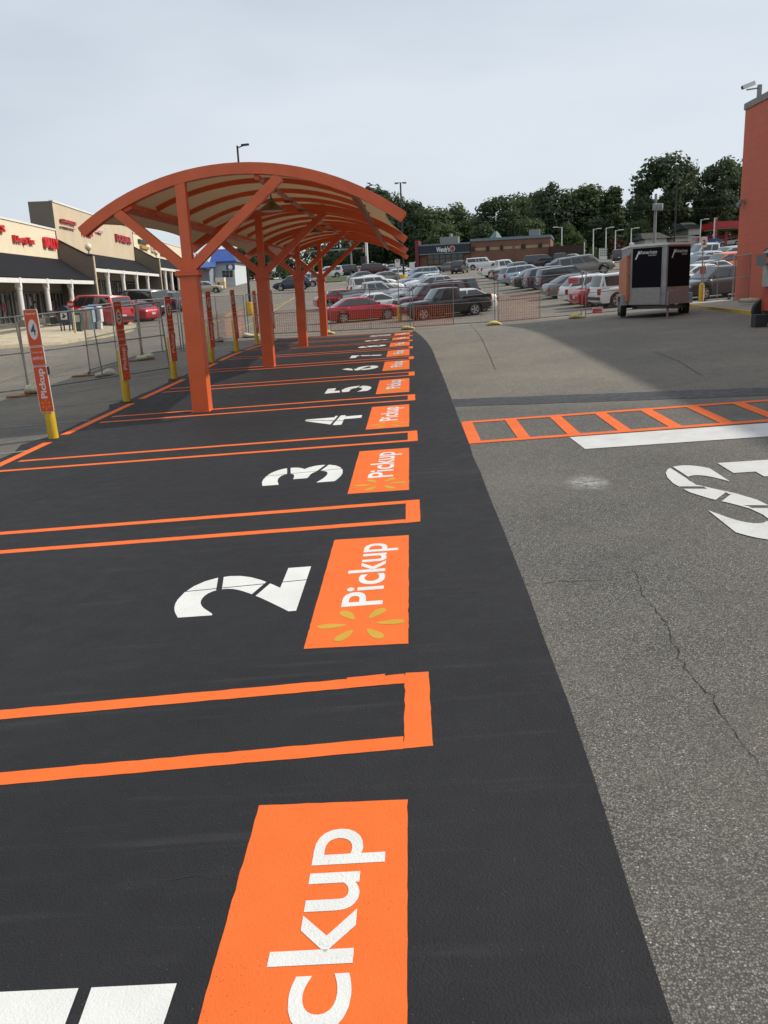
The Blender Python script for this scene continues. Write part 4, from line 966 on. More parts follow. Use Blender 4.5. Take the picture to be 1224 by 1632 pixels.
M['stone'] = P('tan_stone_band', (.36,.27,.17), .8, 0, .1); M['navy'] = P('dark_navy_fascia', (.012,.017,.032), .4, 0, .05); M['bluegrey'] = P('blue_grey_metal_trim', (.16,.21,.25), .4, .2, .05)
M['maroon'] = P('maroon_panel', (.16,.02,.03), .5, 0, .05); M['hvac'] = P('grey_roof_unit', (.24,.25,.25), .6, .2, .1)
WL, WR = at_depth(669, 430, 165.5), at_depth(877, 416, 161.)
WLv, WRv = Vector((WL[0],WL[1],0)), Vector((WR[0],WR[1],0)); wd = (WRv-WLv).normalized(); wn = Vector((wd.y,-wd.x,0)); WLEN = (WRv-WLv).length
def wpx(x, y, o=0.):
    q = ray(x, y); P0 = np.array((WLv+wn*o)[:2]); n_ = np.array(wn[:2]); t_ = ((P0-EYE[:2])@n_)/(q[:2]@n_); p_ = EYE+t_*q
    return (Vector(p_)-WLv).dot(wd), float(p_[2])
def wp(s, z, o=0.): return WLv+wd*s+wn*o+Vector((0,0,z))
S = lambda x: wpx(x, 410)[0]
zgr = min(gz(*WLv[:2]), gz(*WRv[:2]))-.5; zr = wpx(800, 380)[1]; zl = wpx(710, 389.5)[1]
sm = S(751)
t = thing('restaurant', 'red brick fast food restaurant with a dark navy sign band', 'building', wp(WLEN/2, zgr))
mb = MB(); mb.frame_box(wp(sm,zgr,0), wd*(WLEN-sm), -wn*17, Vector((0,0,zr-zgr-.25))); mb.build('brick_wall', M['brick'], t)
mb = MB(); mb.frame_box(wp(0,zgr,-.3), wd*(sm-.01), -wn*16.5, Vector((0,0,zl-zgr-.4))); mb.build('front_wall', M['brick'], t)
mb = MB(); mb.frame_box(wp(sm-.15,zr-.25,.2), wd*(WLEN-sm+.3), -wn*17.3, Vector((0,0,.45))); mb.build('parapet_coping', M['bluegrey'], t)
zbt, zbb = wpx(700, 391)[1], wpx(700, 403.5)[1]
mb = MB(); mb.frame_box(wp(0,zbb,.25), wd*(sm-.2), -wn*.5, Vector((0,0,zbt-zbb))); bd = mb.build('sign_band', M['navy'], t)
mb = MB(); mb.frame_box(wp(-.1,zbt+.003,.35), wd*sm, -wn*.8, Vector((0,0,.25))); mb.build('band_trim', M['bluegrey'], bd)
mb = MB(); mb.frame_box(wp(-.1,zbb-.19,.35), wd*sm, -wn*.8, Vector((0,0,.185))); mb.build('band_trim', M['bluegrey'], bd)
mb = MB(); s0, s1 = S(696), S(717); zm = wpx(706, 397.5)[1]; text_line(mb, "Wendy's", lambda u, v: wp(u, v, .27), (s0, zm-.42, s1, zm+.45), .03); mb.build('sign_lettering', M['sign_wh'], bd, fix=False)
mb = MB(); sc_ = S(721.5); mb.prism([wp(sc_+.48*math.cos(a), zm+.05+.5*math.sin(a), .26) for a in [2*math.pi*i/20 for i in range(20)]], wn*.03); ds = mb.build('sign_roundel', M['sign_wh'], bd)
mb = MB(); mb.prism([wp(sc_+.40*math.cos(a), zm+.05+.42*math.sin(a), .293) for a in [2*math.pi*i/20 for i in range(20)]], wn*.01); mb.build('roundel_field', M['s_dark'], ds)
s0, s1 = S(681), S(738); zw0, zw1 = wpx(710, 420.5)[1], wpx(710, 405)[1]
mb = MB(); mb.frame_box(wp(s0,zw0,-.26), wd*(s1-s0), -wn*.02, Vector((0,0,zw1-zw0))); w = mb.build('window_strip', M['glass'], t)
mb = MB()
for i in range(7): s = s0+(s1-s0)*i/6; mb.bar(wp(s,zw0,-.22), wp(s,zw1,-.22), .12, .1, up=tuple(wn))
for z in (zw0, zw0+(zw1-zw0)*.55, zw1): mb.bar(wp(s0,z,-.218), wp(s1,z,-.218), .1, .1)
mb.build('mullion', M['blackp'], w)
mb = MB(); mb.frame_box(wp(-.05,zw0-.45,-.1), wd*(sm), -wn*.3, Vector((0,0,.28))); mb.build('stone_sill', M['stone'], t)
zb0, zb1 = wpx(800, 397.5)[1], wpx(800, 393)[1]
segs = [757, 775, 780, 797, 802, 830, 838, 857, 864, 875]
for i in range(0, 10, 2):
    a, b = S(segs[i]), S(segs[i+1]); mb = MB(); mb.frame_box(wp(a,zb0,.05), wd*(b-a), -wn*.1, Vector((0,0,zb1-zb0))); mb.build('stone_band', M['stone'], t)
for x in (755, 777.5, 799.5, 834, 861):
    s = S(x); mb = MB(); mb.frame_box(wp(s-.25,zb0,.35), wd*.5, -wn*.34, Vector((0,0,.7))); mb.build('wall_lamp', M['pole_dark'], t)
mb = MB(); mb.frame_box(wp(S(753),wpx(810,424)[1]-.3,.08), wd*(WLEN-S(753)), -wn*.1, Vector((0,0,.25))); mb.build('plinth_band', M['stone'], t)
mb = MB(); s = S(817); mb.frame_box(wp(s,zgr,.12), wd*.35, -wn*.1, Vector((0,0,zr-zgr-.3))); mb.build('downpipe', M['brick'], t)
mb = MB(); mb.frame_box(wp(S(662.5),zgr,.5), wd*(S(668)-S(662.5)), -wn*3, Vector((0,0,wpx(665,383.5)[1]-zgr))); mb.build('blade_tower', M['maroon'], t)
for (x0, x1, y0, y1, o) in ((701,730,378,388,-7), (843,860,366,378,-9), (716,719,372,379,-8)):
    s0, z1 = wpx(x0, y0, o); s1, z0 = wpx(x1, y1, o); mb = MB(); mb.frame_box(wp(s0,z0-1.2,o), wd*(s1-s0), -wn*2.4, Vector((0,0,z1-z0+1.2))); mb.build('roof_unit', M['hvac'], t)
M['turret'] = P('grey_green_metal_roof', (.14,.21,.20), .5, .1, .1)
s0, z1 = wpx(789, 373.5, -8); mb = MB(); mb.lathe(wp(s0,zr-.3,-9.5), [(1.7,0),(1.5,.5),(.9,1.2),(.3,z1-zr+.9)], 8); mb.build('roof_vent', M['turret'], t)
# bin enclosure beside it
e0, e1 = at_depth(879, 413, 158), at_depth(930, 412, 158); ze = at_depth(900, 391.5, 158)[2]; zgb = min(gz(e0[0],158), gz(e1[0],158))-.3
M['dkbrown'] = P('dark_brown_timber', (.055,.028,.024), .8, 0, .15, 3)
t = thing('bin_enclosure', 'dark brown bin enclosure right of the brick restaurant', 'enclosure', (e0[0],158,zgb))
mb = MB(); mb.box((e0[0],158,zgb), (e1[0],158.3,ze)); mb.box((e0[0],158.31,zgb), (e0[0]+.3,163,ze)); mb.box((e1[0]-.3,158.31,zgb), (e1[0],163,ze)); mb.build('wall', M['dkbrown'], t)
mb = MB(); mx_ = (e0[0]+e1[0])/2; mb.box((mx_-.04,157.94,zgb), (mx_+.04,157.99,ze-.1)); mb.build('gate_gap', M['blackp'], t)
for x in (e1[0]+.12,): mb = MB(); mb.box((x-.08,157.9,zgb), (x+.08,158.06,ze+.5)); mb.build('gate_post', M['white'], t)

# ------------------------------------------------------------------ orange building on the right
def mat_block_wall():
    m, t, b, o = new_mat('orange_red_block_wall'); co = objco(t); mpn = _n(t, 'ShaderNodeMapping'); mpn.inputs['Rotation'].default_value = (math.pi/2, 0, math.pi/2); t.links.new(co, mpn.inputs['Vector'])
    sx = _n(t, 'ShaderNodeSeparateXYZ'); t.links.new(co, sx.inputs[0]); cb = _n(t, 'ShaderNodeCombineXYZ'); t.links.new(sx.outputs[1], cb.inputs[0]); t.links.new(sx.outputs[2], cb.inputs[1])
    br = _n(t, 'ShaderNodeTexBrick'); t.links.new(cb.outputs[0], br.inputs['Vector']); br.inputs['Scale'].default_value = 1; br.inputs['Brick Width'].default_value = .8; br.inputs['Row Height'].default_value = .4; br.inputs['Mortar Size'].default_value = .012
    br.inputs['Color1'].default_value = (.54,.115,.062,1); br.inputs['Color2'].default_value = (.52,.108,.058,1); br.inputs['Mortar'].default_value = (.44,.09,.05,1)
    c = mixcol(t, mth(t, 'MULTIPLY', rng(t, noise(t, .4, 5, .6, co), .4, .75), .4), br.outputs[0], (.44,.12,.075))
    ms = _n(t, 'ShaderNodeMapping'); ms.inputs['Scale'].default_value = (1, 2.2, .12); t.links.new(co, ms.inputs['Vector'])      # rain streaks
    c = mixcol(t, mth(t, 'MULTIPLY', rng(t, noise(t, 1.4, 5, .65, ms.outputs[0]), .52, .75), .35), c, (.33,.085,.055))
    t.links.new(c, b.inputs['Base Color']); setc(b, rough=.7)
    bump(t, b, noise(t, 40, 3, .6, co), .15, .01); return m
M['orwall'] = mat_block_wall()
XW, YW = 13.75, 38.0; zw = at_depth(1187, 167, YW)[2]; zg = gz(XW, YW)
t = thing('store_building', 'tall orange painted block building filling the right edge', 'building', (XW, YW, zg-.5))
mb = MB(); mb.box((XW,-26,zg-1.2), (XW+40,YW,zw-.205)); mb.build('wall', M['orwall'], t)
mb = MB(); mb.box((XW-.05,-26.1,zw-.20), (XW+40,YW+.05,zw+.04)); mb.build('parapet_cap', M['pole_grey'], t)
mb = MB(); mb.box((XW-.035,YW-5.4,zg-.2), (XW-.002,YW-5.36,zg+5.2)); mb.build('movement_joint', M['steel_dull'], t)
# security cameras
def sec_cam(name, pos, label, up):
    t = thing(name, label, 'camera', pos, group='security cameras on the orange building'); p = Vector(pos)
    if up:
        mb = MB(); mb.box((p.x-.07,p.y-.07,p.z), (p.x+.07,p.y+.07,p.z+.52)); mb.build('post', M['hvac'], t)
        mb = MB(); mb.bar(p+Vector((-.09,0,.40)), p+Vector((-.50,-.0,.36)), .05, .05); mb.build('arm', M['hvac'], t)
        mb = MB(); mb.bar(p+Vector((-.20,0,.60)), p+Vector((-.66,0,.45)), .15, .15); h = mb.build('housing', M['white'], t)
        mb = MB(); mb.bar(p+Vector((-.662,0,.45)), p+Vector((-.70,0,.437)), .11, .11); mb.build('lens', M['blackp'], h)
    else:
        mb = MB(); mb.box((p.x-.20,p.y-.08,p.z), (p.x,p.y+.08,p.z+.12)); mb.build('bracket', M['hvac'], t)
        mb = MB(); mb.lathe(p+Vector((-.22,0,-.19)), [(.02,0),(.08,.04),(.1,.11),(.1,.17),(.07,.2)], 14); mb.build('dome', M['hvac'], t, smooth='auto')
sec_cam('security_camera', (XW+.28, YW-.6, zw+.08), 'white security camera on an arm above the roof corner', True)
pc = at_depth(1182, 324, YW-.3); sec_cam('security_camera', (XW-.002, YW-.5, pc[2]), 'grey dome camera halfway up the orange wall corner', False)
# raised island with yellow kerb at the foot of the wall
kp = [(1085,489),(1100,484.5),(1168,482),(1240,484),(1240,509),(1203,505)]
P2 = px(*kp[:1])+[tuple(gp(1085,489)[:2])]
ring = [tuple(gp(*q)[:2]) for q in ((1203,505),(1090,490),(1085,486))]+[(11.6,39.5),(XW-.02,39.5),(XW-.02,24.5)]
cx, cy = sum(p[0] for p in ring)/6, sum(p[1] for p in ring)/6
mb = MB(); top = [on(x, y, .14) for x, y in ring]; mb.poly(top)
for a, b in zip(top, top[1:]+top[:1]): mb.poly([a, a-Vector((0,0,.3)), b-Vector((0,0,.3)), b])
struct(mb, 'pavement_island', M['kerb'], org=(0,0,0))
mb = MB(); n = len(ring)
for i in (5, 0, 1, 2):
    a, b = top[i], top[(i+1)%n]; d = (b-a).normalized(); inn = Vector((cx,cy,a.z))-a; nn = Vector((-d.y,d.x,0)); nn = nn if nn.dot(inn) > 0 else -nn
    mb.frame_box(a-nn*.012-Vector((0,0,.2)), b-a, nn*.16, Vector((0,0,.206)))
struct(mb, 'yellow_kerb', M['yellow_kerb'], org=(0,0,0))
# paddle of a boom lift just inside the right edge
t0 = gp(1213, 521); t = thing('boom_lift', 'folded grey and red boom lift cut by the right edge', 'lift', t0); X0, Y0, Z0 = t0
M['liftred'] = P('lift_red_paint', (.50,.07,.035), .45, 0, .15); M['liftgrey'] = P('lift_grey_paint', (.42,.41,.37), .5, 0, .2, 6)
mb = MB(); mb.box((X0+.40,Y0-.1,Z0+.35), (X0+2.4,Y0+1.1,Z0+.95)); mb.build('chassis', M['liftred'], t)
for dx in (.55, 1.9):
    for dy in (-.32, 1.12):
        mb = MB(); mb.lathe((X0+dx,Y0+dy,Z0+.33), [(.12,0),(.32,.0),(.33,.03),(.33,.17),(.32,.2),(.12,.2)], 20, 'y'); w = mb.build('wheel', M['black'], t, smooth='auto')
        mb = MB(); mb.lathe((X0+dx,Y0+dy-.012,Z0+.33), [(.13,0),(.13,.01)], 12, 'y'); mb.build('rim', M['hvac'], w)
mb = MB(); mb.box((X0-.18,Y0-.1,Z0), (X0+.10,Y0+.2,Z0+.30)); mb.box((X0+.101,Y0-.03,Z0+.1), (X0+.3,Y0+.1,Z0+.25)); mb.build('outrigger_foot', M['blackp'], t)
mb = MB(); mb.tube([(X0+.42,Y0+.1,Z0+.9),(X0+.26,Y0+.05,Z0+1.1),(X0+.16,Y0+.05,Z0+1.5),(X0+.1,Y0+.05,Z0+1.75),(X0+.18,Y0+.05,Z0+1.88),(X0+.5,Y0+.1,Z0+1.93),(X0+1.8,Y0+.3,Z0+1.9)], [.12,.11,.12,.13,.13,.12,.12], 8); mb.build('boom', M['liftgrey'], t, smooth='auto')
mb = MB(); mb.box((X0+.3,Y0+.15,Z0+.951), (X0+1.5,Y0+.9,Z0+1.5)); mb.build('turret', M['liftgrey'], t)
mb = MB(); mb.tube([(X0+.2,Y0-.07,Z0+1.8),(X0+.1,Y0-.1,Z0+1.4),(X0+.28,Y0-.1,Z0+1.0)], .018, 6); mb.tube([(X0+.5,Y0+.03,Z0+2.06),(X0+.2,Y0+.02,Z0+2.02),(X0-.04,Y0,Z0+1.8)], .015, 6); mb.build('hose', M['blackp'], t)
mb = MB(); mb.box((X0-.22,Y0+.0,Z0+1.45), (X0+.02,Y0+.03,Z0+1.72)); mb.build('manual_box', M['hvac'], t)
p = gp(1204, 490); mb = MB(); mb.lathe((p[0],p[1]+.6,p[2]+.14), [(.01,0),(.34,.02),(.40,.09),(.30,.15),(.02,.17)], 14)
mb.v = [(x, p[1]+.6+(y-p[1]-.6)*.5, z) for x, y, z in mb.v]; solo(mb, 'sandbag', M['sand_w'], 'brown sandbag on the island at the foot of the orange wall', 'sandbag', 'sandbags weighting the fence feet', smooth=True)

# ------------------------------------------------------------------ enclosed trailer
M['alu'] = P('brushed_aluminium_sheet', (.36,.37,.38), .38, .7, .12, 3); M['alu2'] = P('diamond_aluminium_guard', (.40,.41,.41), .42, .7, .1, 6, .25, 90); M['blkpanel'] = P('gloss_black_panel', (.010,.010,.013), .6, 0, 0, spec=.05); M['or_panel'] = P('weathered_orange_panel', (.55,.17,.07), .5, 0, .12, 2)
A0 = gp(995, 506); B0 = gp(1082, 497); NZ = gp(1056, 506.5)
def trailer():
    th = math.radians(8.5); u = Vector((math.cos(th),-math.sin(th),0)); f = Vector((-math.sin(th),-math.cos(th),0)); up = Vector((0,0,1))   # f: towards the tow end
    O = Vector(at_depth(1003, 505, 29.9)); zb = (gz(O.x,O.y+1)+gz(O.x+2,O.y+1))/2; O.z = zb; Wd = 1.88
    t = thing('cargo_trailer', 'enclosed aluminium trailer with black panelled v nose', 'trailer', O)
    Q = lambda a, b, z: O+u*a+f*b+up*z          # a across, b towards the camera, z up
    LN, z0, z1 = 3.4, .42, 2.28; x0, x1 = 0., Wd; xm = x0+(x1-x0)*.52; nose = .85
    base = [Q(x0,-LN,z0), Q(x1,-LN,z0), Q(x1,0,z0), Q(xm+.09,nose,z0), Q(xm-.09,nose,z0), Q(x0,0,z0)]
    mb = MB(); mb.prism(base, up*(z1-z0)); mb.build('body', M['alu'], t)
    rb = [Q(x0-.03,-LN-.03,z1+.002), Q(x1+.03,-LN-.03,z1+.002), Q(x1+.03,.02,z1+.002), Q(xm+.1,nose+.04,z1+.002), Q(xm-.1,nose+.04,z1+.002), Q(x0-.03,.02,z1+.002)]
    mb = MB(); mb.prism(rb, up*.07); mb.build('roof', M['white'], t)
    for (pa, pb, lab) in ((Q(x0,0,0), Q(xm-.09,nose,0), 'l'), (Q(xm+.09,nose,0), Q(x1,0,0), 'r')):
        d = pb-pa; n_ = Vector((d.y,-d.x,0)).normalized(); n_ = n_ if n_.dot(f) > 0 else -n_
        F = lambda k, z, off: pa+d*k+up*z+n_*off
        k0, k1 = (.06,.985) if lab == 'l' else (.015,.985)
        mb = MB(); mb.prism([F(k0,.98,.003), F(k1,.98,.003), F(k1,z1-.05,.003), F(k0,z1-.05,.003)], n_*.012); pn = mb.build('black_panel', M['blkpanel'], t)
        mb = MB(); mb.prism([F(k0,z0+.02,.003), F(k1,z0+.02,.003), F(k1,.975,.003), F(k0,.975,.003)], n_*.015); mb.build('stone_guard', M['alu2'], t)
        mb = MB(); tl = (F(0,z1-.17,.0)); fn = lambda k, z: F(k, z, .018)
        text_line(mb, 'American', fn, (.30,z1-.24,.84,z1-.13), .01); text_line(mb, 'hauler', fn, (.58,z1-.31,.84,z1-.26), .0)
        mb.poly([fn(.14,z1-.40), fn(.19,z1-.40), fn(.30,z1-.14), fn(.25,z1-.14)]); mb.poly([fn(.255,z1-.145), fn(.31,z1-.145), fn(.30,z1-.24), fn(.27,z1-.24)])
        mb.build('lettering', M['white'], pn, fix=False)
    mb = MB(); mb.prism([Q(xm-.085,nose+.004,z0), Q(xm+.085,nose+.004,z0), Q(xm+.05,nose+.03,z0), Q(xm-.05,nose+.03,z0)], up*(z1-z0)); mb.build('nose_trim', M['alu'], t)
    mb = MB(); mb.prism([Q(x0-.004,.0,z0+.02), Q(x0-.004,-LN,z0+.02), Q(x0-.004,-LN,z1-.1), Q(x0-.004,0,z1-.1)], -u*.006); mb.build('side_panel', M['alu'], t)
    mb = MB(); mb.prism([Q(x0-.013,-.18,z0+.12), Q(x0-.013,-3.2,z0+.12), Q(x0-.013,-3.2,z1-.35), Q(x0-.013,-.18,z1-.25)], -u*.10); mb.build('ramp_door', M['or_panel'], t)
    for zz in (.7, 1.4, 2.0):
        mb = MB(); mb.frame_box(Q(x0-.02,-.02,zz), -u*.03, -f*.14, up*.1); mb.build('hinge', M['galv'], t)
    mb = MB(); mb.lathe(Q(x0+.02,-.04,z1+.075), [(.09,0),(.08,.06),(.02,.09)], 10); mb.build('roof_lamp', M['white'], t, smooth='auto')
    for side, s in ((x0-.02, -1), (x1+.0, 1)):
        for by in (-1.15, -1.9):
            c = Q(side-(.20 if s < 0 else .02), by, .33); mb = MB()
            prof = [(.10,0),(.31,0),(.33,.03),(.33,.17),(.31,.2),(.10,.2)]; vs = []
            for r, z in prof:
                for j in range(20):
                    a = 2*math.pi*j/20; vs.append(c+f*r*math.cos(a)+up*r*math.sin(a)+u*z)
            mb.mesh(vs, [(i*20+j, i*20+(j+1)%20, (i+1)*20+(j+1)%20, (i+1)*20+j) for i in range(5) for j in range(20)]+[tuple(range(20)), tuple(100+j for j in range(20))]); w = mb.build('wheel', M['tyre'], t)
            mb = MB(); mb.prism([c+f*.2*math.cos(a)+up*.2*math.sin(a)-u*.004 for a in [2*math.pi*i/12 for i in range(12)]], u*.003); mb.build('rim', M['steelrim'], w)
        mb = MB(); o_ = side-(.24 if s < 0 else 0); mb.frame_box(Q(o_, -.70, .70), u*.24, -f*1.65, up*.04); mb.frame_box(Q(o_, -.70, .40), u*.24, f*.03, up*.34); mb.build('fender', M['alu'], t)
    mb = MB()
    for a in (x0+.25, x1-.25): mb.bar(Q(a,.1,.33), Q(xm,nose+1.0,.38), .06, .1)
    mb.frame_box(Q(x0+.1,-.1,.28), u*(x1-x0-.2), -f*.08, up*.11); mb.frame_box(Q(x0+.1,-2.5,.24), u*(x1-x0-.2), -f*.08, up*.11)
    fr = mb.build('tow_frame', M['blackp'], t)
    mb = MB(); c = Q(xm+.04, nose+.75, 0); zc = gz(c.x, c.y); c.z = zc
    mb.tube([c+up*.0, c+up*.02], .085, 12); mb.tube([c, c+up*.85], .032, 10); mb.tube([c+up*.3, c+up*.72], .042, 10); mb.tube([c+up*.83, c+up*.83+u*.16+up*.03], .012, 6); mb.build('jack', M['galv'], fr)
    return t
trailer()
# ------------------------------------------------------------------ cars
def lerp_prof(pr, x): return float(np.interp(x, [p[0] for p in pr], [p[1] for p in pr]))
CT = {
 # L, W, wheel r, wheel xs (fraction), lower top profile, belt, cabin A B C D (fractions), roof z, floor
 'sedan': dict(L=4.75,W=1.80,r=.325,wx=(.295,-.285),top=[(-.5,.70),(-.485,.88),(-.46,.96),(-.33,1.00),(.0,1.0),(.22,.97),(.42,.83),(.475,.72),(.5,.58)],cab=(.235,.045,-.215,-.385),zb=.96,zr=1.45,zl=.20,pil=(.5,)),
 'coupe': dict(L=4.55,W=1.80,r=.325,wx=(.29,-.285),top=[(-.5,.68),(-.48,.88),(-.45,.95),(.0,.97),(.2,.94),(.42,.80),(.475,.70),(.5,.56)],cab=(.22,.03,-.19,-.41),zb=.93,zr=1.40,zl=.19,pil=(.6,)),
 'hatch': dict(L=4.4,W=1.83,r=.345,wx=(.30,-.29),top=[(-.5,.72),(-.48,.98),(-.45,1.06),(.0,1.05),(.24,1.02),(.42,.90),(.475,.78),(.5,.60)],cab=(.27,.07,-.33,-.47),zb=1.02,zr=1.60,zl=.24,pil=(.38,.74)),
 'suv': dict(L=4.85,W=1.90,r=.375,wx=(.30,-.29),top=[(-.5,.75),(-.485,1.05),(-.46,1.10),(.0,1.10),(.23,1.09),(.43,1.0),(.48,.88),(.5,.65)],cab=(.245,.10,-.44,-.482),zb=1.08,zr=1.78,zl=.28,pil=(.33,.66)),
 'wagon': dict(L=4.9,W=1.86,r=.35,wx=(.30,-.285),top=[(-.5,.72),(-.485,1.0),(-.45,1.06),(.0,1.04),(.22,1.02),(.43,.92),(.48,.8),(.5,.6)],cab=(.24,.08,-.40,-.478),zb=1.03,zr=1.58,zl=.23,pil=(.34,.68)),
 'minivan': dict(L=5.0,W=1.95,r=.34,wx=(.30,-.29),top=[(-.5,.75),(-.485,1.0),(.0,1.02),(.30,1.0),(.44,.86),(.485,.74),(.5,.6)],cab=(.36,.14,-.42,-.482),zb=1.0,zr=1.74,zl=.22,pil=(.30,.62)),
 'pickup': dict(L=5.6,W=1.95,r=.385,wx=(.305,-.29),top=[(-.5,.75),(-.492,1.12),(.0,1.14),(.22,1.14),(.44,1.08),(.485,.95),(.5,.7)],cab=(.20,.105,-.13,-.155),zb=1.13,zr=1.80,zl=.34,pil=(.55,),bed=(-.485,-.165)),
 'cappickup': dict(L=5.6,W=1.95,r=.385,wx=(.305,-.29),top=[(-.5,.75),(-.492,1.12),(.0,1.14),(.22,1.14),(.44,1.08),(.485,.95),(.5,.7)],cab=(.20,.105,-.46,-.49),zb=1.13,zr=1.82,zl=.34,pil=(.22,.42,.56)),
}
M_PAINT = {}
def paint(name, col, metal=.25):
    m, t, b, o = new_mat(name); setc(b, col, .28, metal if sum(col) > .1 else .0, .5, .55); M_PAINT[name] = m; return m
_CD = {}
def car_meshes(kind):
    if kind in _CD: return _CD[kind]
    S = CT[kind]; L_, W, r = S['L'], S['W'], S['r']; D = {}
    wxs = [w*L_ for w in S['wx']]
    xs = sorted(set([round(-L_/2+L_*i/46, 4) for i in range(47)]+[round(w+d*(r+.06), 4) for w in wxs for d in (-1,-.97,-.85,-.6,-.3,0,.3,.6,.85,.97,1)]))
    mb = MB(); ring = []; n = 0
    for x in xs:
        q = x/L_; tz = lerp_prof(S['top'], q); zb = S['zl']+(.10 if abs(q) > .46 else 0)+(.06 if q > .44 else 0)
        for w in wxs:
            d = abs(x-w)
            if d < r+.06: zb = max(zb, r+math.sqrt(max(0,(r+.06)**2-d*d)))
        e = max(0, abs(q)-.36)/.14; hw = W/2*(1-.16*e**2.2)
        zb = min(zb, tz-.12); h = tz-zb
        pts = [(0,zb),(hw*.86,zb),(hw*.955,zb+.01),(hw*.985,zb+h*.18),(hw,zb+h*.45),(hw*.985,zb+h*.70),(hw*.955,zb+h*.88),(hw*.90,zb+h*.97),(hw*.80,tz+.008),(hw*.45,tz+.022),(0,tz+.028)]
        full = pts+[(-y,z) for y, z in reversed(pts[1:-1])]; n = len(full)
        mb.v += [(x,y,z) for y, z in full]
    k = len(xs)
    mb.f += [(i*n+j, i*n+(j+1)%n, (i+1)*n+(j+1)%n, (i+1)*n+j) for i in range(k-1) for j in range(n)]+[tuple(range(n)), tuple((k-1)*n+j for j in range(n))]
    mb.mi += [0]*len(mb.f)
    # cabin
    a, b, c, d = [q*L_ for q in S['cab']]; zB, zR = S['zb'], S['zr']; wb, wr = W/2*.925, W/2*.745
    if kind in ('suv','minivan','cappickup','pickup'): wr = W/2*.82
    zd = min(lerp_prof(S['top'], d/L_), zB+.1)-.02; za = min(lerp_prof(S['top'], a/L_), zB+.05)-.02
    bm = bmesh.new()
    top1, top2 = (b, zR-.03), (c, zR-.04); mid = ((b+c)/2+.1, zR)
    def V(x, y, z): return bm.verts.new((x, y, z))
    P_ = {}
    for s in (1, -1):
        P_['a',s] = V(a, s*wb*.93, za); P_['b',s] = V(b, s*wr, top1[1]); P_['m',s] = V(mid[0], s*wr*1.02, mid[1]-.01); P_['c',s] = V(c, s*wr*.97, top2[1]); P_['d',s] = V(d, s*wb*.93, zd)
        P_['bb',s] = V(b-.05, s*wb, zB-.03); P_['cc',s] = V(c+.05, s*wb, zB-.03)
    P_['m',0] = V(mid[0], 0, zR+.03); P_['b',0] = V(b+.04, 0, top1[1]+.03); P_['c',0] = V(c-.02, 0, top2[1]+.025)
    P_['a',0] = V(a+.10, 0, za); P_['d',0] = V(d-.04, 0, zd)
    F = lambda *k_: bm.faces.new([P_[x] for x in k_])
    for s in (1, -1):
        F(('a',s),('bb',s),('b',s)); F(('bb',s),('cc',s),('c',s),('m',s),('b',s)); F(('cc',s),('d',s),('c',s))
        F(('a',0),('a',s),('b',s),('b',0)); F(('d',0),('d',s),('c',s),('c',0)); F(('b',0),('b',s),('m',s),('m',0)); F(('m',0),('m',s),('c',s),('c',0))
    bmesh.ops.recalc_face_normals(bm, faces=bm.faces)
    ed = [e for e in bm.edges if len(e.link_faces) == 2 and e.calc_face_angle(0) > .35]
    bmesh.ops.bevel(bm, geom=ed, offset=.055, segments=2, affect='EDGES', profile=.6)
    bm.verts.index_update(); mb.mesh([v.co[:] for v in bm.verts], [[v.index for v in f.verts] for f in bm.faces]); bm.free()
    if 'bed' in S:                                       # bed rails and liner
        x0, x1 = S['bed'][0]*L_, S['bed'][1]*L_
        for s in (-1, 1): mb.frame_box((x0, s*W/2*.93-.045, 1.13), (x1-x0,0,0), (0,.09,0), (0,0,.09))
        mb.frame_box((x0-.02,-W/2*.88,1.10), (.08,0,0), (0,W*.88,0), (0,0,.12))
    D['body'] = mb.data('car_body'); shade_auto(D['body'])
    # panes
    def pane(P4, u0, v0, u1, v1, off, n_out, rim=.0):
        A, B, C_, E = [Vector(p) for p in P4]          # A lower-rear, B lower-front, C upper-front, E upper-rear
        f = lambda u, v: A*(1-u)*(1-v)+B*u*(1-v)+C_*u*v+E*(1-u)*v+Vector(n_out)*off
        m_ = MB(); nn = 6; vs = [f(u0+(u1-u0)*i/nn, v0+(v1-v0)*j/2) for j in range(3) for i in range(nn+1)]
        return m_.mesh(vs, [(j*(nn+1)+i, j*(nn+1)+i+1, (j+1)*(nn+1)+i+1, (j+1)*(nn+1)+i) for j in range(2) for i in range(nn)])
    ww = [((a+.03), wb*.93, za), ((b+.0), wr, top1[1])]
    m_ = MB(); A_, B_ = Vector((a,wb*.93,za)), Vector((b,wr,top1[1])); nrm = Vector((zR-za,0,a-b)).normalized()
    vs = []
    for j in range(5):
        v = .10+.80*j/4
        for i in range(7):
            s = -1+2*i/6; y = (A_.y*(1-v)+B_.y*v)*s*.90; xo = (A_.x+.10*(1-s*s))*(1-v)+(B_.x+.04*(1-s*s))*v; z = za*(1-v)+(top1[1]+.03*(1-s*s))*v
            vs.append(Vector((xo,y,z))+nrm*.014)
    m_.mesh(vs, [(j*7+i, j*7+i+1, (j+1)*7+i+1, (j+1)*7+i) for j in range(4) for i in range(6)]); D['windscreen'] = m_.data('windscreen', smooth=True)
    m_ = MB(); A_, B_ = Vector((d,wb*.93,zd)), Vector((c,wr*.97,top2[1])); nrm = Vector((-(zR-zd),0,(c-d))).normalized(); vs = []
    v0_ = .40 if kind == 'cappickup' else .16
    for j in range(5):
        v = v0_+(.90-v0_)*j/4
        for i in range(7):
            s = -1+2*i/6; y = (A_.y*(1-v)+B_.y*v)*s*.88; xo = (A_.x-.04*(1-s*s))*(1-v)+(B_.x-.02*(1-s*s))*v; z = zd*(1-v)+(top2[1]+.025*(1-s*s))*v
            vs.append(Vector((xo,y,z))+nrm*.014)
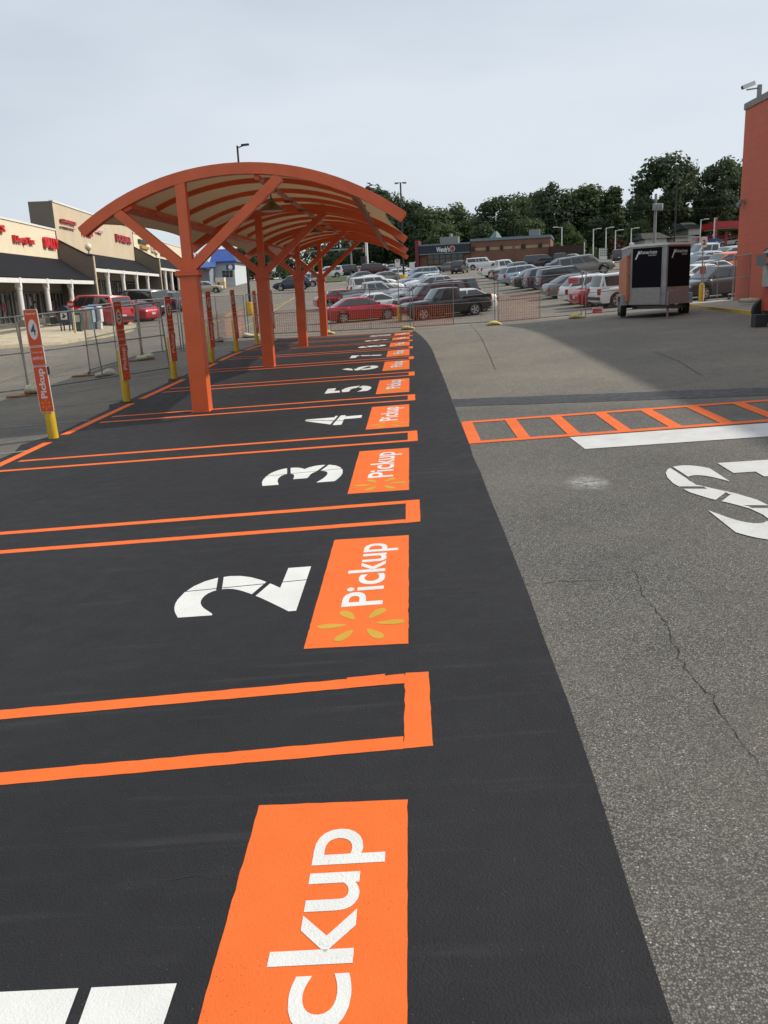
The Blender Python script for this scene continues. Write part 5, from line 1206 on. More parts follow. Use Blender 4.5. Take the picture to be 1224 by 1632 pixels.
    m_.mesh(vs, [(j*7+i, j*7+i+1, (j+1)*7+i+1, (j+1)*7+i) for j in range(4) for i in range(6)]); D['rear_window'] = m_.data('rear_window', smooth=True)
    # side panes: between pillars, following the sloping ends
    def side_x(v, end): return (a*(1-v)+b*v-.11) if end else (d*(1-v)+c*v+.10)
    edges_ = [0]+list(S['pil'])+[1]
    for s in (1, -1):
        for i in range(len(edges_)-1):
            m_ = MB(); vs = []; f0, f1 = 1-edges_[i], 1-edges_[i+1]
            for j in range(4):
                v = .12+.74*j/3
                xa, xb = side_x(v, 0), side_x(v, 1); y = (wb+(wr-wb)*v)*s
                g0 = .035/(xb-xa) if i > 0 else 0; g1 = .035/(xb-xa) if i < len(edges_)-2 else 0
                for q_ in range(5):
                    f_ = (f0-g0)+((f1+g1)-(f0-g0))*q_/4; x_ = xa+(xb-xa)*f_
                    edge_in = 1-.05*max(0, (abs(f_-.5)-.35)/.15)
                    vs.append((x_, (y*edge_in)+s*.016, zB+.0+(zR-.03-zB)*v))
            m_.mesh(vs, [(j*5+q_, j*5+q_+1, (j+1)*5+q_+1, (j+1)*5+q_) for j in range(3) for q_ in range(4)]); D['side_window', s, i] = m_.data('side_window', smooth=True)
    # wheels
    t_ = MB(); t_.lathe((0,0,0), [(r*.62,-.10),(r*.93,-.11),(r,-.08),(r,.08),(r*.93,.11),(r*.62,.10)], 22, 'y'); D['tyre'] = t_.data('tyre', smooth=True); shade_auto(D['tyre'])
    rm = MB(); rm.lathe((0,0,0), [(r*.63,.06),(r*.66,.117),(r*.60,.112),(r*.58,.07),(.02,.07)], 22, 'y')
    for q_ in range(5):
        a_ = 2*math.pi*q_/5; u = Vector((math.cos(a_),0,math.sin(a_))); w_ = Vector((-math.sin(a_),0,math.cos(a_)))
        rm.prism([u*.03-w_*.04+Vector((0,.085,0)), u*r*.61-w_*.055+Vector((0,.092,0)), u*r*.61+w_*.055+Vector((0,.092,0)), u*.03+w_*.04+Vector((0,.085,0))], (0,.018,0))
    D['rim'] = rm.data('rim')
    hub = MB(); hub.lathe((0,0,0), [(r*.60,.05),(r*.60,.066),(.01,.068)], 18, 'y'); D['hub'] = hub.data('hub')
    # lamps, grille, bumpers, plate, mirrors, handles
    zf = lerp_prof(S['top'], .47); zf0 = S['zl']; xf = L_/2; zt = lerp_prof(S['top'], -.487)
    def lampbox(x0, y0, z0, dx, dy, dz):
        m_ = MB(); m_.frame_box((x0,y0,z0), (dx,0,0), (0,dy,0), (0,0,dz)); bm = bmesh.new(); me = m_.data('lamp'); bm.from_mesh(me); bmesh.ops.bevel(bm, geom=bm.edges, offset=.025, segments=2, affect='EDGES'); bm.to_mesh(me); bm.free(); return me
    for s in (1, -1):
        y = s*W*.335; y0 = y-.17
        D['headlight', s] = lampbox(xf*.925, y0, zf-.19, .115, .34, .15)
        y = s*W*.385; D['tail_light', s] = lampbox(-xf*.995-.02, y-.11, zt-.30, .16, .22, .24 if kind in ('sedan','coupe') else .34)
        m_ = MB(); m_.frame_box((a-.30, s*(W/2*.96)-(.0 if s > 0 else .20), zB+.02), (.12,0,0), (0,.20,0), (0,0,.13)); D['mirror', s] = m_.data('mirror')
    m_ = MB(); m_.frame_box((xf*.955,-W*.22,zf-.22), (.11,0,0), (0,W*.44,0), (0,0,.13)); m_.frame_box((xf*.955,-W*.30,S['zl']+.16), (.125,0,0), (0,W*.60,0), (0,0,.12)); D['grille'] = m_.data('grille')
    m_ = MB(); m_.frame_box((-xf-.012,-.17,zt-.30 if kind in ('sedan','coupe') else zt-.45), (.05,0,0), (0,.34,0), (0,0,.16)); D['number_plate'] = m_.data('number_plate')
    m_ = MB(); m_.frame_box((-L_*.42,-W*.36,S['zl']-.06), (L_*.84,0,0), (0,W*.72,0), (0,0,.22)); D['underbody'] = m_.data('underbody')
    if kind in ('suv','pickup','cappickup'):
        m_ = MB(); m_.frame_box((-xf-.035,-W*.45,S['zl']+.18), (.10,0,0), (0,W*.90,0), (0,0,.17)); D['rear_bumper'] = m_.data('rear_bumper')
    if 'bed' in S:
        x0, x1 = S['bed'][0]*L_, S['bed'][1]*L_
        m_ = MB(); m_.poly([(x0+.06,-W*.43,1.19),(x1,-W*.43,1.19),(x1,W*.43,1.19),(x0+.06,W*.43,1.19)]); D['bed_dark_sheet'] = m_.data('bed_dark_sheet')  # flat dark sheet stands in for the shade inside the open bed
    _CD[kind] = D; return D
def sub(name, me, mat, parent, loc=(0,0,0), rot=(0,0,0)):
    if not me.materials: me.materials.append(mat)
    o = bpy.data.objects.new(name, me); COL.objects.link(o); o.parent = parent; o.location = loc; o.rotation_euler = rot
    if me.materials[0] != mat: o.material_slots[0].link = 'OBJECT'; o.material_slots[0].material = mat
    return o
def car(q, kind, heading, mat, label, cat='car', group=None, name='parked_car', rim='rim', bump_mat=None, scale=1., pos=None, extra=None):
    D = car_meshes(kind); S = CT[kind]; p = gp(*q) if pos is None else (pos[0], pos[1], gz(*pos))
    X, Y = float(p[0]), float(p[1]); e = .8
    nrm = Vector((-(gz(X+e,Y)-gz(X-e,Y))/(2*e), -(gz(X,Y+e)-gz(X,Y-e))/(2*e), 1)).normalized()
    hd = math.radians(heading); fx = Vector((math.cos(hd), math.sin(hd), 0)); fx = (fx-nrm*fx.dot(nrm)).normalized(); fy = nrm.cross(fx)
    t = thing(name, label, cat, (X, Y, gz(X, Y)), None, group)
    t.matrix_world = Matrix.Translation((X, Y, gz(X, Y)))@Matrix((fx, fy, nrm)).transposed().to_4x4()@Matrix.Scale(scale, 4)
    body = sub('body', D['body'], mat, t)
    sub('windscreen', D['windscreen'], M['windscreen'], t); sub('rear_window', D['rear_window'], M['carglass'], t)
    for k, me in D.items():
        if isinstance(k, tuple) and k[0] == 'side_window': sub('side_window', me, M['carglass'], t)
        elif isinstance(k, tuple) and k[0] == 'headlight': sub('headlight', me, M['lampglass'], t)
        elif isinstance(k, tuple) and k[0] == 'tail_light': sub('tail_light', me, M['red_l'], t)
        elif isinstance(k, tuple) and k[0] == 'mirror': sub('mirror', me, mat, t)
    for w in S['wx']:
        for s in (1, -1):
            ro = (0,0,0) if s > 0 else (0,0,math.pi); wl = sub('wheel', D['tyre'], M['tyre'], t, (w*S['L'], s*(S['W']/2-.125), S['r']), ro)
            sub('rim', D['rim'], M[rim], wl); sub('hub', D['hub'], M['blackp'], wl)
    sub('grille', D['grille'], M['blackp'], t); sub('number_plate', D['number_plate'], M['plate'], t); sub('underbody', D['underbody'], M['black'], t)
    if 'rear_bumper' in D: sub('rear_bumper', D['rear_bumper'], bump_mat or M['blackp'], t)
    if 'bed_dark_sheet' in D: sub('bed_dark_sheet', D['bed_dark_sheet'], M['blackp'], t)
    if extra: extra(t, S)
    return t
c_red = paint('deep_red_car_paint', (.45,.008,.018)); c_white = paint('white_car_paint', (.72,.72,.71), 0); c_black = paint('black_car_paint', (.010,.011,.012), 0); c_silver = paint('silver_car_paint', (.42,.44,.46), .5)
c_grey = paint('mid_grey_car_paint', (.17,.175,.18), .4); c_char = paint('charcoal_car_paint', (.055,.055,.062), .3); c_maroon = paint('maroon_car_paint', (.075,.012,.018), .2); c_blue = paint('pale_blue_car_paint', (.30,.38,.47), .4)
c_navy = paint('navy_car_paint', (.018,.026,.05), .2); c_green = paint('dark_green_car_paint', (.025,.035,.035), .2); c_tan = paint('grey_brown_car_paint', (.20,.185,.165), .4); c_orange = paint('orange_car_paint', (.72,.15,.035), .1); c_champ = paint('pale_champagne_car_paint', (.46,.43,.36), .4)
G1 = 'cars parked behind the fence'
car((578,511.5), 'sedan', 16, c_red, 'shiny red sedan parked first behind the fence net', group=G1)
car((607,500), 'coupe', 16, c_white, 'white sedan directly behind the shiny red sedan', group=G1)
car((549,490), 'coupe', 16, c_red, 'red car half hidden behind the tail of the red sedan', group=G1)
car((598,487), 'pickup', 16, c_silver, 'silver extended cab pickup behind the white and red sedans', 'pickup truck', group=G1, name='pickup_truck')
car((612,480), 'sedan', 16, c_champ, 'champagne sedan between the silver pickup and the white off roader', group=G1)
def roof_rack(t, S):
    m_ = MB(); L_ = S['L']
    for s in (-1, 1): m_.bar((.07*L_, s*.62, S['zr']+.05), (-.40*L_, s*.62, S['zr']+.05), .04, .04)
    m_.bar((-.02*L_,-.62,S['zr']+.06), (-.02*L_,.62,S['zr']+.06), .05, .03); m_.bar((-.3*L_,-.62,S['zr']+.06), (-.3*L_,.62,S['zr']+.06), .05, .03)
    sub('roof_rack', m_.data('roof_rack'), M['blackp'], t)
car((600,473), 'suv', 16, c_white, 'white boxy off roader in the middle of the left row', group=G1, bump_mat=M['chrome'], scale=1.03)
car((596,460), 'sedan', 16, c_white, 'white sedan just beyond the white boxy off roader', group=G1)
car((583,451), 'sedan', 16, c_grey, 'small grey sedan far up the left row', group=G1)
car((620,453), 'sedan', 20, c_tan, 'grey brown sedan near the yellow lamp base', group=G1)
car((638,447), 'sedan', 16, c_white, 'white sedan beside the dark lamp pole with yellow base', group=G1)
car((710,506), 'pickup', 197, c_black, 'black pickup truck behind the wire fence facing left', 'pickup truck', group=G1, scale=.94, name='pickup_truck', bump_mat=M['chrome'])
def rollbar(t, S):
    m_ = MB(); m_.tube([(-.20*S['L'],-.75,1.2),(-.19*S['L'],-.72,1.62),(-.19*S['L'],.72,1.62),(-.20*S['L'],.75,1.2)], .035, 8); m_.tube([(-.19*S['L'],.72,1.62),(-.30*S['L'],.78,1.2)], .03, 8); m_.tube([(-.19*S['L'],-.72,1.62),(-.30*S['L'],-.78,1.2)], .03, 8)
    sub('roll_bar', m_.data('roll_bar', smooth=True), M['chrome'], t)
car((730,500), 'sedan', 197, c_white, 'white car showing its tail past the black pickup', group=G1)
car((686,496), 'suv', 197, c_maroon, 'dark maroon off roader behind the black pickup bonnet', group=G1, extra=roof_rack)
car((708,489), 'suv', 197, c_char, 'dark soft topped off roader above the black pickup bed', group=G1)
car((664,483), 'sedan', 197, c_silver, 'silver sedan nose seen left of the maroon off roader', group=G1)
car((686,472), 'hatch', 197, c_silver, 'silver hatchback behind the silver sedan nose in the right hand row', group=G1)
car((682,461), 'sedan', 197, c_white, 'bright white sedan in the right hand row of the near block', group=G1)
car((667,457), 'sedan', 197, c_blue, 'pale blue sedan near the pole with the grey sign', group=G1)
car((668,448), 'wagon', 197, c_blue, 'pale blue estate at the head of the right hand row', group=G1)
car((716,433), 'sedan', 150, c_grey, 'grey car tucked left of the black off roader by the restaurant', group=G1)
car((733,435.5), 'suv', 75, c_black, 'black off roader seen from behind in front of the restaurant', group=G1)
car((770,429), 'cappickup', -4, c_white, 'white pickup with a canopy back in front of the brick wall', 'pickup truck', group=G1, name='pickup_truck', bump_mat=M['chrome'])
car((803,440.5), 'pickup', 10, c_white, 'white crew cab pickup in the far middle row', 'pickup truck', group=G1, name='pickup_truck', bump_mat=M['chrome'])
car((826,447.5), 'pickup', 12, c_grey, 'grey pickup in front of the white crew cab pickup', 'pickup truck', group=G1, name='pickup_truck')
car((838,451), 'wagon', 20, c_blue, 'silver blue wagon in front of the grey pickup', group=G1)
car((862,455.5), 'sedan', 9, c_green, 'dark green sedan in the middle of the right parking row', group=G1)
car((886,457), 'wagon', 9, c_navy, 'navy wagon between the dark green sedan and the black off roader', group=G1)
car((904,461), 'suv', 9, c_black, 'black off roader behind the small sign on the fence', group=G1, scale=.92)
car((921,470.5), 'coupe', 9, c_grey, 'grey sedan with a rounded tail left of the white crossover', group=G1)
car((952,480), 'hatch', 9, c_white, 'white crossover with red tail lamp behind the double fence post', group=G1)
car((977,484.5), 'coupe', 9, c_red, 'dark red car between the white crossover and the white off roader', group=G1)
car((1014,486), 'suv', 9, c_white, 'white off roader half hidden by the trailer', group=G1)
car((934,440), 'suv', -8, c_tan, 'grey brown off roader beyond the right parking row', group=G1)
car((905,432), 'sedan', 15, c_navy, 'navy sedan low behind the grey brown off roader', group=G1)
car((862,427), 'minivan', -5, c_char, 'dark van with long side windows in front of the bin enclosure', group=G1)
car((893,426), 'pickup', -5, c_black, 'black pickup right of the dark van', 'pickup truck', group=G1, name='pickup_truck')
car((884,416), 'sedan', -10, c_white, 'white sedan beside the bin enclosure wall', group=G1)
car((916,419.5), 'sedan', -25, c_champ, 'pale green silver sedan at the end of the bin enclosure', group=G1)
car((943,414.5), 'sedan', -5, c_green, 'dark sedan on the road before the small lit sign', group=G1)
car((985,418), 'suv', 80, c_navy, 'dark blue off roader left of the trailer roof', group=G1)
car((1139,474), 'hatch', 200, c_char, 'charcoal crossover right of the trailer facing left', group=G1, scale=1.03)
car((1104,460), 'sedan', 200, c_white, 'white sedan half hidden by the right side of the trailer', group=G1)
car((1122,452), 'sedan', 200, c_silver, 'silver sedan behind the charcoal crossover', group=G1)
car((1112,441), 'sedan', 200, c_char, 'dark sedan second behind the charcoal crossover', group=G1)
car((1152,440), 'hatch', 200, c_orange, 'bright orange hatchback beside the orange building corner', group=G1)
car((1120,432), 'sedan', 200, c_silver, 'silver sedan with a bright windscreen left of the orange hatchback', group=G1)
car((1124,424), 'pickup', 190, c_white, 'white pickup behind the silver sedans right of the trailer', 'pickup truck', group=G1, name='pickup_truck')
car((1162,426), 'wagon', 195, c_silver, 'silver wagon just left of the orange building wall', group=G1)
car((1161,391.5), 'sedan', 178, c_white, 'white sedan high on the bank by the red filling station', group=G1)
car((467,462.5), 'hatch', 183, c_navy, 'dark blue crossover seen between the canopy posts', group=G1, scale=1.04)
car((483,458), 'suv', 183, c_silver, 'silver vehicle hidden behind the dark blue crossover', group=G1)
car((329,467.5), 'wagon', 3, c_champ, 'cream estate car between the first canopy post and the ice chest', group=G1)
car((524,443.5), 'suv', 182, c_white, 'white off roader on the far road behind the last canopy post', group=G1)
car((547,441.5), 'suv', 182, c_black, 'black off roader close behind the white one on the far road', group=G1)
car((568,438), 'sedan', 182, c_champ, 'pale silver sedan on the far road between the signal poles', group=G1)
car((599,437), 'minivan', 2, c_maroon, 'maroon people carrier on the far road by the white pole', group=G1)
car((624,435.5), 'sedan', 182, c_silver, 'silver sedan on the far road left of the lamp pole', group=G1)
car((384,449), 'hatch', 10, c_black, 'black car parked right of the blue roofed building', group=G1)
G2 = 'cars parked in front of the shops'
car((152,520), 'suv', 152, c_red, 'large red off roader parked nose in to the shops', group=G2, scale=1.14)
car((211,510), 'coupe', 150, c_red, 'bright red sedan right of the large red off roader', group=G2)
car((222,502), 'suv', 150, c_black, 'black off roader behind the red cars by the shops', group=G2, scale=1.1)
car((258,496), 'wagon', 150, c_navy, 'dark blue grey estate nearest the first canopy post', group=G2)

# ------------------------------------------------------------------ poles, signs, wires
def pole_thing(name, label, q, ytop, r, mat, group=None, cat='pole', Y=None, rt=None):
    p = gp(*q) if Y is None else np.array([*at_depth(q[0], q[1], Y)[:2], 0]); p[2] = gz(p[0], p[1])
    zt = at_depth(q[0], ytop, p[1])[2]; t = thing(name, label, cat, p, None, group)
    mb = MB(); mb.tube([(p[0],p[1],p[2]-.1),(p[0],p[1],zt)], [r, rt or r*.7], 10); mb.build('pole', mat, t, smooth='auto'); return t, Vector(p), zt
def base_block(t, p, r, h, mat):
    mb = MB(); mb.lathe((p.x,p.y,p.z-.05), [(r,0),(r,h),(r*.93,h+.05),(.05,h+.06)], 20); mb.build('concrete_base', mat, t, smooth='auto')
t, p, zt = pole_thing('lot_lamp', 'tall dark lamp pole with yellow base rising behind the canopy', (400,503), 231, .10, M['pole_dark'], 'dark lamp poles with yellow bases', 'lamp'); base_block(t, p, .36, 1.0, M['yellow_base'])
mb = MB(); mb.bar((p.x,p.y,zt-.15), (p.x+.5,p.y,zt+.0), .07, .07); a_ = mb.build('arm', M['pole_dark'], t)
mb = MB(); mb.frame_box((p.x+.3,p.y-.16,zt-.04), (.55,0,.03), (0,.32,0), (0,0,.11)); mb.build('lamp_head', M['blackp'], t)
t, p, zt = pole_thing('lot_lamp', 'tall dark lamp pole with yellow base by the pale sedans', (644,452.5), 291, .12, M['pole_dark'], 'dark lamp poles with yellow bases', 'lamp'); base_block(t, p, .45, 1.0, M['yellow_base'])
mb = MB(); mb.bar((p.x-.4,p.y,zt), (p.x+.4,p.y,zt), .07, .07); mb.build('arm', M['pole_grey'], t)
for s in (-1, 1): mb = MB(); mb.frame_box((p.x+s*.45-.2,p.y-.2,zt-.1), (.4,0,0), (0,.4,0), (0,0,.14)); mb.build('lamp_head', M['pole_grey'], t)
p = gp(637,512); zt = at_depth(632.5,412,p[1])[2]; t = thing('parking_sign', 'grey sign on a thin pole set in a yellow bollard', 'sign', p)
mb = MB(); mb.tube([(p[0],p[1],p[2]),(p[0],p[1],zt)], .03, 8); mb.build('pole', M['galv'], t)
mb = MB(); mb.lathe((p[0],p[1],p[2]-.03), [(.12,0),(.12,.82),(.09,.9),(.02,.93)], 16); mb.build('bollard', M['yellow'], t, smooth='auto')
mb = MB(); mb.prism([(p[0]+a, p[1]-.04, zt-.28+b) for a, b in rrect(.32,.48,.03)], (0,.012,0)); sp = mb.build('sign_plate', M['hvac'], t)
mb = MB(); mb.prism([(p[0]+a, p[1]-.043, zt-.28+b) for a, b in rrect(.27,.43,.03)], (0,.002,0)); fc = mb.build('sign_face', M['sign_wh'], sp)
mb = MB(); 
for z in (-.13,-.2): mb.poly([(p[0]-.09,p[1]-.045,zt+z),(p[0]+.09,p[1]-.045,zt+z),(p[0]+.09,p[1]-.045,zt+z+.04),(p[0]-.09,p[1]-.045,zt+z+.04)])
mb.build('lettering', M['ink'], fc, fix=False)
p = at_depth(1117,484,42.); p[2] = gz(p[0],p[1]); zt = at_depth(1120,377,42.)[2]; t = thing('speed_sign', 'white sign with number 2 on a thin pole right of the trailer', 'sign', p)
mb = MB(); mb.tube([(p[0],p[1],p[2]),(p[0]-.03,p[1],zt)], .03, 8); mb.build('pole', M['galv'], t)
mb = MB(); mb.lathe((p[0],p[1],p[2]-.03), [(.12,0),(.12,.86),(.09,.95),(.02,.98)], 16); mb.build('bollard', M['yellow'], t, smooth='auto')
mb = MB(); mb.prism([(p[0]+a, p[1]-.04, zt-.24+b) for a, b in rrect(.28,.46,.03)], (0,.012,0)); sp = mb.build('sign_plate', M['sign_wh'], t)
mb = MB(); text_to(mb, '2', lambda u, v: (p[0]+u, p[1]-.043, zt-.24+v), .04, box=(-.08,-.13,.08,.09)); mb.build('numeral', M['ink'], sp, fix=False)
mb = MB(); mb.frame_box((p[0]-.14,p[1]-.06,p[2]+1.35), (.28,0,0), (0,.02,0), (0,0,.35)); mb.build('small_notice', M['nb_red'], t)
for (q, Y_, w, h, lab) in (((952,495), 37.2, .45, .24, 'small red and white notice hung low on the fence left of the trailer'), ((914,447), 38.2, .48, .26, 'small red and white notice hung high on the fence by the double post')):
    c = at_depth(q[0], q[1], Y_); t = thing('fence_notice', lab, 'notice', c, group='notices on the fence')
    mb = MB(); mb.frame_box((c[0]-w/2,c[1],c[2]-h/2), (w,-.02,0), (0,.008,0), (0,0,h)); mb.build('notice_board', M['sign_wh'], t)
    mb = MB()
    for k in range(3): mb.frame_box((c[0]-w*.44,c[1]-.022,c[2]-h*.4+k*h*.27), (w*.88,0,0), (0,.018,0), (0,0,h*.19))
    mb.build('notice_stripe', M['s_red'], t)
t, pu, ztu = pole_thing('utility_pole', 'grey utility pole with a transformer bank above the trailer', (1042,409), 309, .24, M['pole_grey'], cat='pole', Y=120)
def util(x, y): return at_depth(x, y, 119.6)
c0 = util(1047, 331)
mb = MB(); mb.bar(util(1040,326), util(1055,325), .12, .14); mb.build('crossarm', M['wood'], t)
for x in (1042, 1047, 1052): c = util(x, 336); mb = MB(); mb.lathe(c-Vector((0,.35,0)), [(.05,0),(.26,.03),(.28,.1),(.28,.8),(.24,.86),(.05,.9)], 14); mb.build('transformer', M['hvac'], t, smooth='auto')
t2, p2, z2 = pole_thing('utility_pole', 'thin dark utility pole behind the right side of the trailer', (1074,407), 262, .14, M['pole_dark'], cat='pole', Y=140)
for (q, yt, lab) in (((945,414),365,'first pale street lamp right of the bin enclosure'), ((965,413),363,'second pale street lamp behind the red leaved tree'), ((980,412),367,'third pale street lamp behind the red leaved tree'), ((1005,410),364,'fourth pale street lamp left of the utility pole'), ((895,416),362,'pale street lamp behind the brick restaurant'), ((1115,398),350,'pale street lamp beside the white house')):
    t, p, zt = pole_thing('street_lamp', lab, q, yt, .13, M['white'], 'pale street lamps', 'lamp', Y=175)
    mb = MB(); s = -1 if q[0] == 895 else 1; mb.bar((p.x,p.y,zt-.1), (p.x+s*.9,p.y,zt), .1, .1); mb.build('arm', M['white'], t); mb = MB(); mb.frame_box((p.x+s*.7-.1,p.y-.18,zt-.04), (.9*s,0,0), (0,.36,0), (0,0,.16)); mb.build('lamp_head', M['white'], t)
M['p_dullwhite'] = P('dull_white_post', (.5,.5,.48), .6, 0, .1)
t, p, zt = pole_thing('marker_post', 'short white post left of the second street lamp', (944.5,416), 388, .11, M['p_dullwhite'], Y=165, rt=.11)
t, p, zt = pole_thing('white_pole', 'white pole by the road behind the canopy right tip', (586,437), 383, .28, M['white'], Y=165, rt=.25)
M['sig'] = P('dark_signal_housing', (.03,.03,.028), .6, 0, 0)
t, p, zt = pole_thing('signal_pole', 'grey traffic signal pole with a long arm behind the canopy', (561,437), 381, .20, M['pole_grey'], cat='traffic signal', Y=158)
a0, a1 = at_depth(480, 402, 158), at_depth(581, 395.5, 158)
mb = MB(); mb.tube([a0, at_depth(561, 397, 158), a1], [.10,.16,.14], 8); arm = mb.build('mast_arm', M['pole_grey'], t, smooth='auto')
for x, y in ((490,399),(579.5,397)):
    c = at_depth(x, y, 157.6); mb = MB(); mb.box((c[0]-.25,c[1]-.2,c[2]-.7), (c[0]+.25,c[1]+.2,c[2]+.7)); sg = mb.build('signal_head', M['sig'], t)
    for k, mt in enumerate(('s_gold','s_gold','s_red')):
        mb = MB(); mb.lathe((c[0],c[1]-.26,c[2]-.42+k*.42), [(.02,-.01),(.15,0),(.16,.05)], 10, 'y'); mb.build('signal_lens', M[mt], sg)
t, p, zt = pole_thing('signal_box', 'dark tall cabinet beside the white roadside pole', (581,438), 408, .55, M['sig'], Y=163, rt=.55, cat='cabinet')
t, p, zt = pole_thing('warning_sign', 'yellow diamond warning sign behind the last canopy post', (501,446), 419, .05, M['galv'], Y=135, cat='sign')
mb = MB(); mb.prism([(p.x+a,p.y-.07,zt+b) for a, b in ((0,-.7),(.7,0),(0,.7),(-.7,0))], (0,.02,0)); mb.build('sign_plate', M['yellow'], t)
t, p, zt = pole_thing('direction_sign', 'small white sign on the verge left of the restaurant', (657,433), 420, .05, M['galv'], Y=140, cat='sign')
mb = MB(); mb.box((p.x-.42,p.y-.08,zt-.9), (p.x+.42,p.y-.03,zt+.2)); mb.build('sign_plate', M['sign_wh'], t)
# pylon with a small lit board near the red tree
a, b = at_depth(955,413,170), at_depth(968,395,170); t = thing('pylon_sign', 'pale pylon sign board with dark rows by the red leaved tree', 'sign', (a[0],170,gz(a[0],170)))
mb = MB(); mb.box((a[0],170,gz(a[0],170)-.2), (b[0],170.4,b[2])); bd = mb.build('board', M['sign_wh'], t)
mb = MB()
for k in range(4):
    for j in range(4): mb.box((a[0]+.2+j*.36,169.97,a[2]+.55+k*.42), (a[0]+.40+j*.36,169.99,a[2]+.80+k*.42))
mb.build('lettering', M['ink'], bd)
# wires
def wire(pts, label):
    P3 = [Vector(p) for p in pts]; out = []
    for a, b in zip(P3, P3[1:]):
        for i in range(12): t_ = i/12; out.append(a.lerp(b, t_)-Vector((0,0,(b-a).length*.018*4*t_*(1-t_))))
    mb = MB(); mb.tube(out+[P3[-1]], .022, 5); solo(mb, 'power_line', M['pole_dark'], label, 'cable', 'overhead power lines', fix=False)
wire([at_depth(560,352,150), at_depth(700,338,140), util(1041,323), at_depth(1240,303,118)], 'upper power line crossing in front of the trees')
wire([at_depth(560,368,150), at_depth(700,352,140), util(1042,334), at_depth(1240,320,118)], 'lower power line crossing in front of the trees')
wire([at_depth(330,398,130), at_depth(440,388,150), at_depth(700,372,160)], 'slack power line seen through the canopy braces')

# ------------------------------------------------------------------ house and filling station on the hill
M['house_w'] = P('white_siding', (.62,.60,.56), .7, 0, .06); M['shingle'] = P('dark_shingle_roof', (.05,.052,.05), .9, 0, .25, 1, .3, 8)  # siding is plain off-white with slight random variation
def gable_house(label, x0, x1, yb, ye, yr, Y, depth):
    a, b = at_depth(x0, yb, Y), at_depth(x1, yb, Y); ze = at_depth((x0+x1)/2, ye, Y)[2]; zr = at_depth((x0+x1)/2, yr, Y)[2]; z0 = gz(a[0], Y)-.8
    z0 = min(z0, a[2]); t = thing('house', label, 'house', ((a[0]+b[0])/2, Y, z0)); o = .7
    mb = MB(); mb.box((a[0],Y,z0), (b[0],Y+depth,ze)); mb.build('wall', M['house_w'], t)
    ym = Y+depth/2; L0, L1 = a[0]-o, b[0]+o; ri = (b[0]-a[0])*.22
    mb = MB(); A, B, C_, D_ = (L0,Y-o,ze+.01), (L1,Y-o,ze+.01), (L1,Y+depth+o,ze+.01), (L0,Y+depth+o,ze+.01); E_, F_ = (L0+ri,ym,zr), (L1-ri,ym,zr)
    for f in ((A,B,F_,E_),(B,C_,F_),(C_,D_,E_,F_),(D_,A,E_),(D_,C_,B,A)): mb.poly(f)
    mb.build('roof', M['shingle'], t)
    for k in (.22,.5,.78):
        x = a[0]+(b[0]-a[0])*k; mb = MB(); zc = z0+(ze-z0)*.62; mb.box((x-.45,Y-.04,zc-.6), (x+.45,Y+.02,zc+.6)); w = mb.build('window', M['glass'], t)
        mb = MB(); mb.box((x-.55,Y-.06,zc-.72), (x+.55,Y-.042,zc-.61)); mb.build('window_sill', M['white'], w)
    return t
gable_house('white upper house with a dark hipped roof right of the utility pole', 1096, 1115, 395, 364, 352, 200, 12)
gable_house('low grey house with a dark roof behind the trailer', 1028, 1062, 401, 380, 369, 180, 10)
gable_house('lower wing of the white house near the number 2 sign', 1075, 1102, 396, 378, 371, 190, 9)
a, b = at_depth(1097,390,186), at_depth(1115,377,186); z = gz(a[0],186); mb = MB()
for k in range(10): x = a[0]+(b[0]-a[0])*k/9; mb.box((x-.06,186,z-.2), (x+.06,186.1,b[2]))
for zz in (a[2]+.3, b[2]-.1): mb.box((a[0],186.11,zz), (b[0],186.2,zz+.14))
solo(mb, 'balustrade', M['house_w'], 'white balustrade in front of the white house', 'railing')
M['fs_red'] = P('red_canopy_fascia', (.42,.02,.025), .35, 0, .05)
YF = 172.
a, b = at_depth(1144,353,YF), at_depth(1182,349,YF); zt = a[2]; t = thing('filling_station', 'red filling station canopy on the hill beside the orange wall', 'filling station', (a[0],YF,gz(a[0],YF)))
mb = MB(); mb.frame_box((a[0],YF,zt-1.1), (b[0]-a[0]+10,0,0), (0,9,0), (0,0,1.1)); mb.build('canopy_fascia', M['fs_red'], t)
mb = MB(); mb.frame_box((a[0]+.3,YF+.3,zt-1.35), (b[0]-a[0]+9.4,0,0), (0,8.4,0), (0,0,.245)); mb.build('canopy_soffit', M['stone'], t)
for dx in (2.6, 8.5):
    mb = MB(); mb.box((a[0]+dx,YF+3,gz(a[0],YF)-.5), (a[0]+dx+.4,YF+3.4,zt-1.36)); mb.build('column', M['fs_red'], t)
s0, s1 = at_depth(1127,382,YF+9), at_depth(1180,373.5,YF+9); mb = MB(); mb.box((s0[0],YF+9.5,s0[2]-2.5), (s1[0]+8,YF+16,s0[2])); mb.build('kiosk', M['house_w'], t)
mb = MB(); mb.box((s0[0]-.2,YF+9.2,s0[2]+.003), (s1[0]+8.2,YF+16.2,s1[2])); mb.build('kiosk_fascia', M['fs_red'], t)
p0, p1 = at_depth(1137,389,YF-2), at_depth(1143.5,347,YF-2); t = thing('price_pylon', 'tall narrow red and white price pylon at the filling station', 'sign', (p0[0],YF-2,gz(p0[0],YF-2)))
mb = MB(); mb.box((p0[0],YF-2,gz(p0[0],YF-2)-.3), (p1[0],YF-1.6,p1[2])); bd = mb.build('board', M['sign_wh'], t)
mb = MB(); mb.box((p1[0]-.35,YF-2.03,p0[2]+.2), (p1[0]-.02,YF-2.003,p1[2]-.1)); mb.build('red_band', M['fs_red'], bd)
mb = MB()
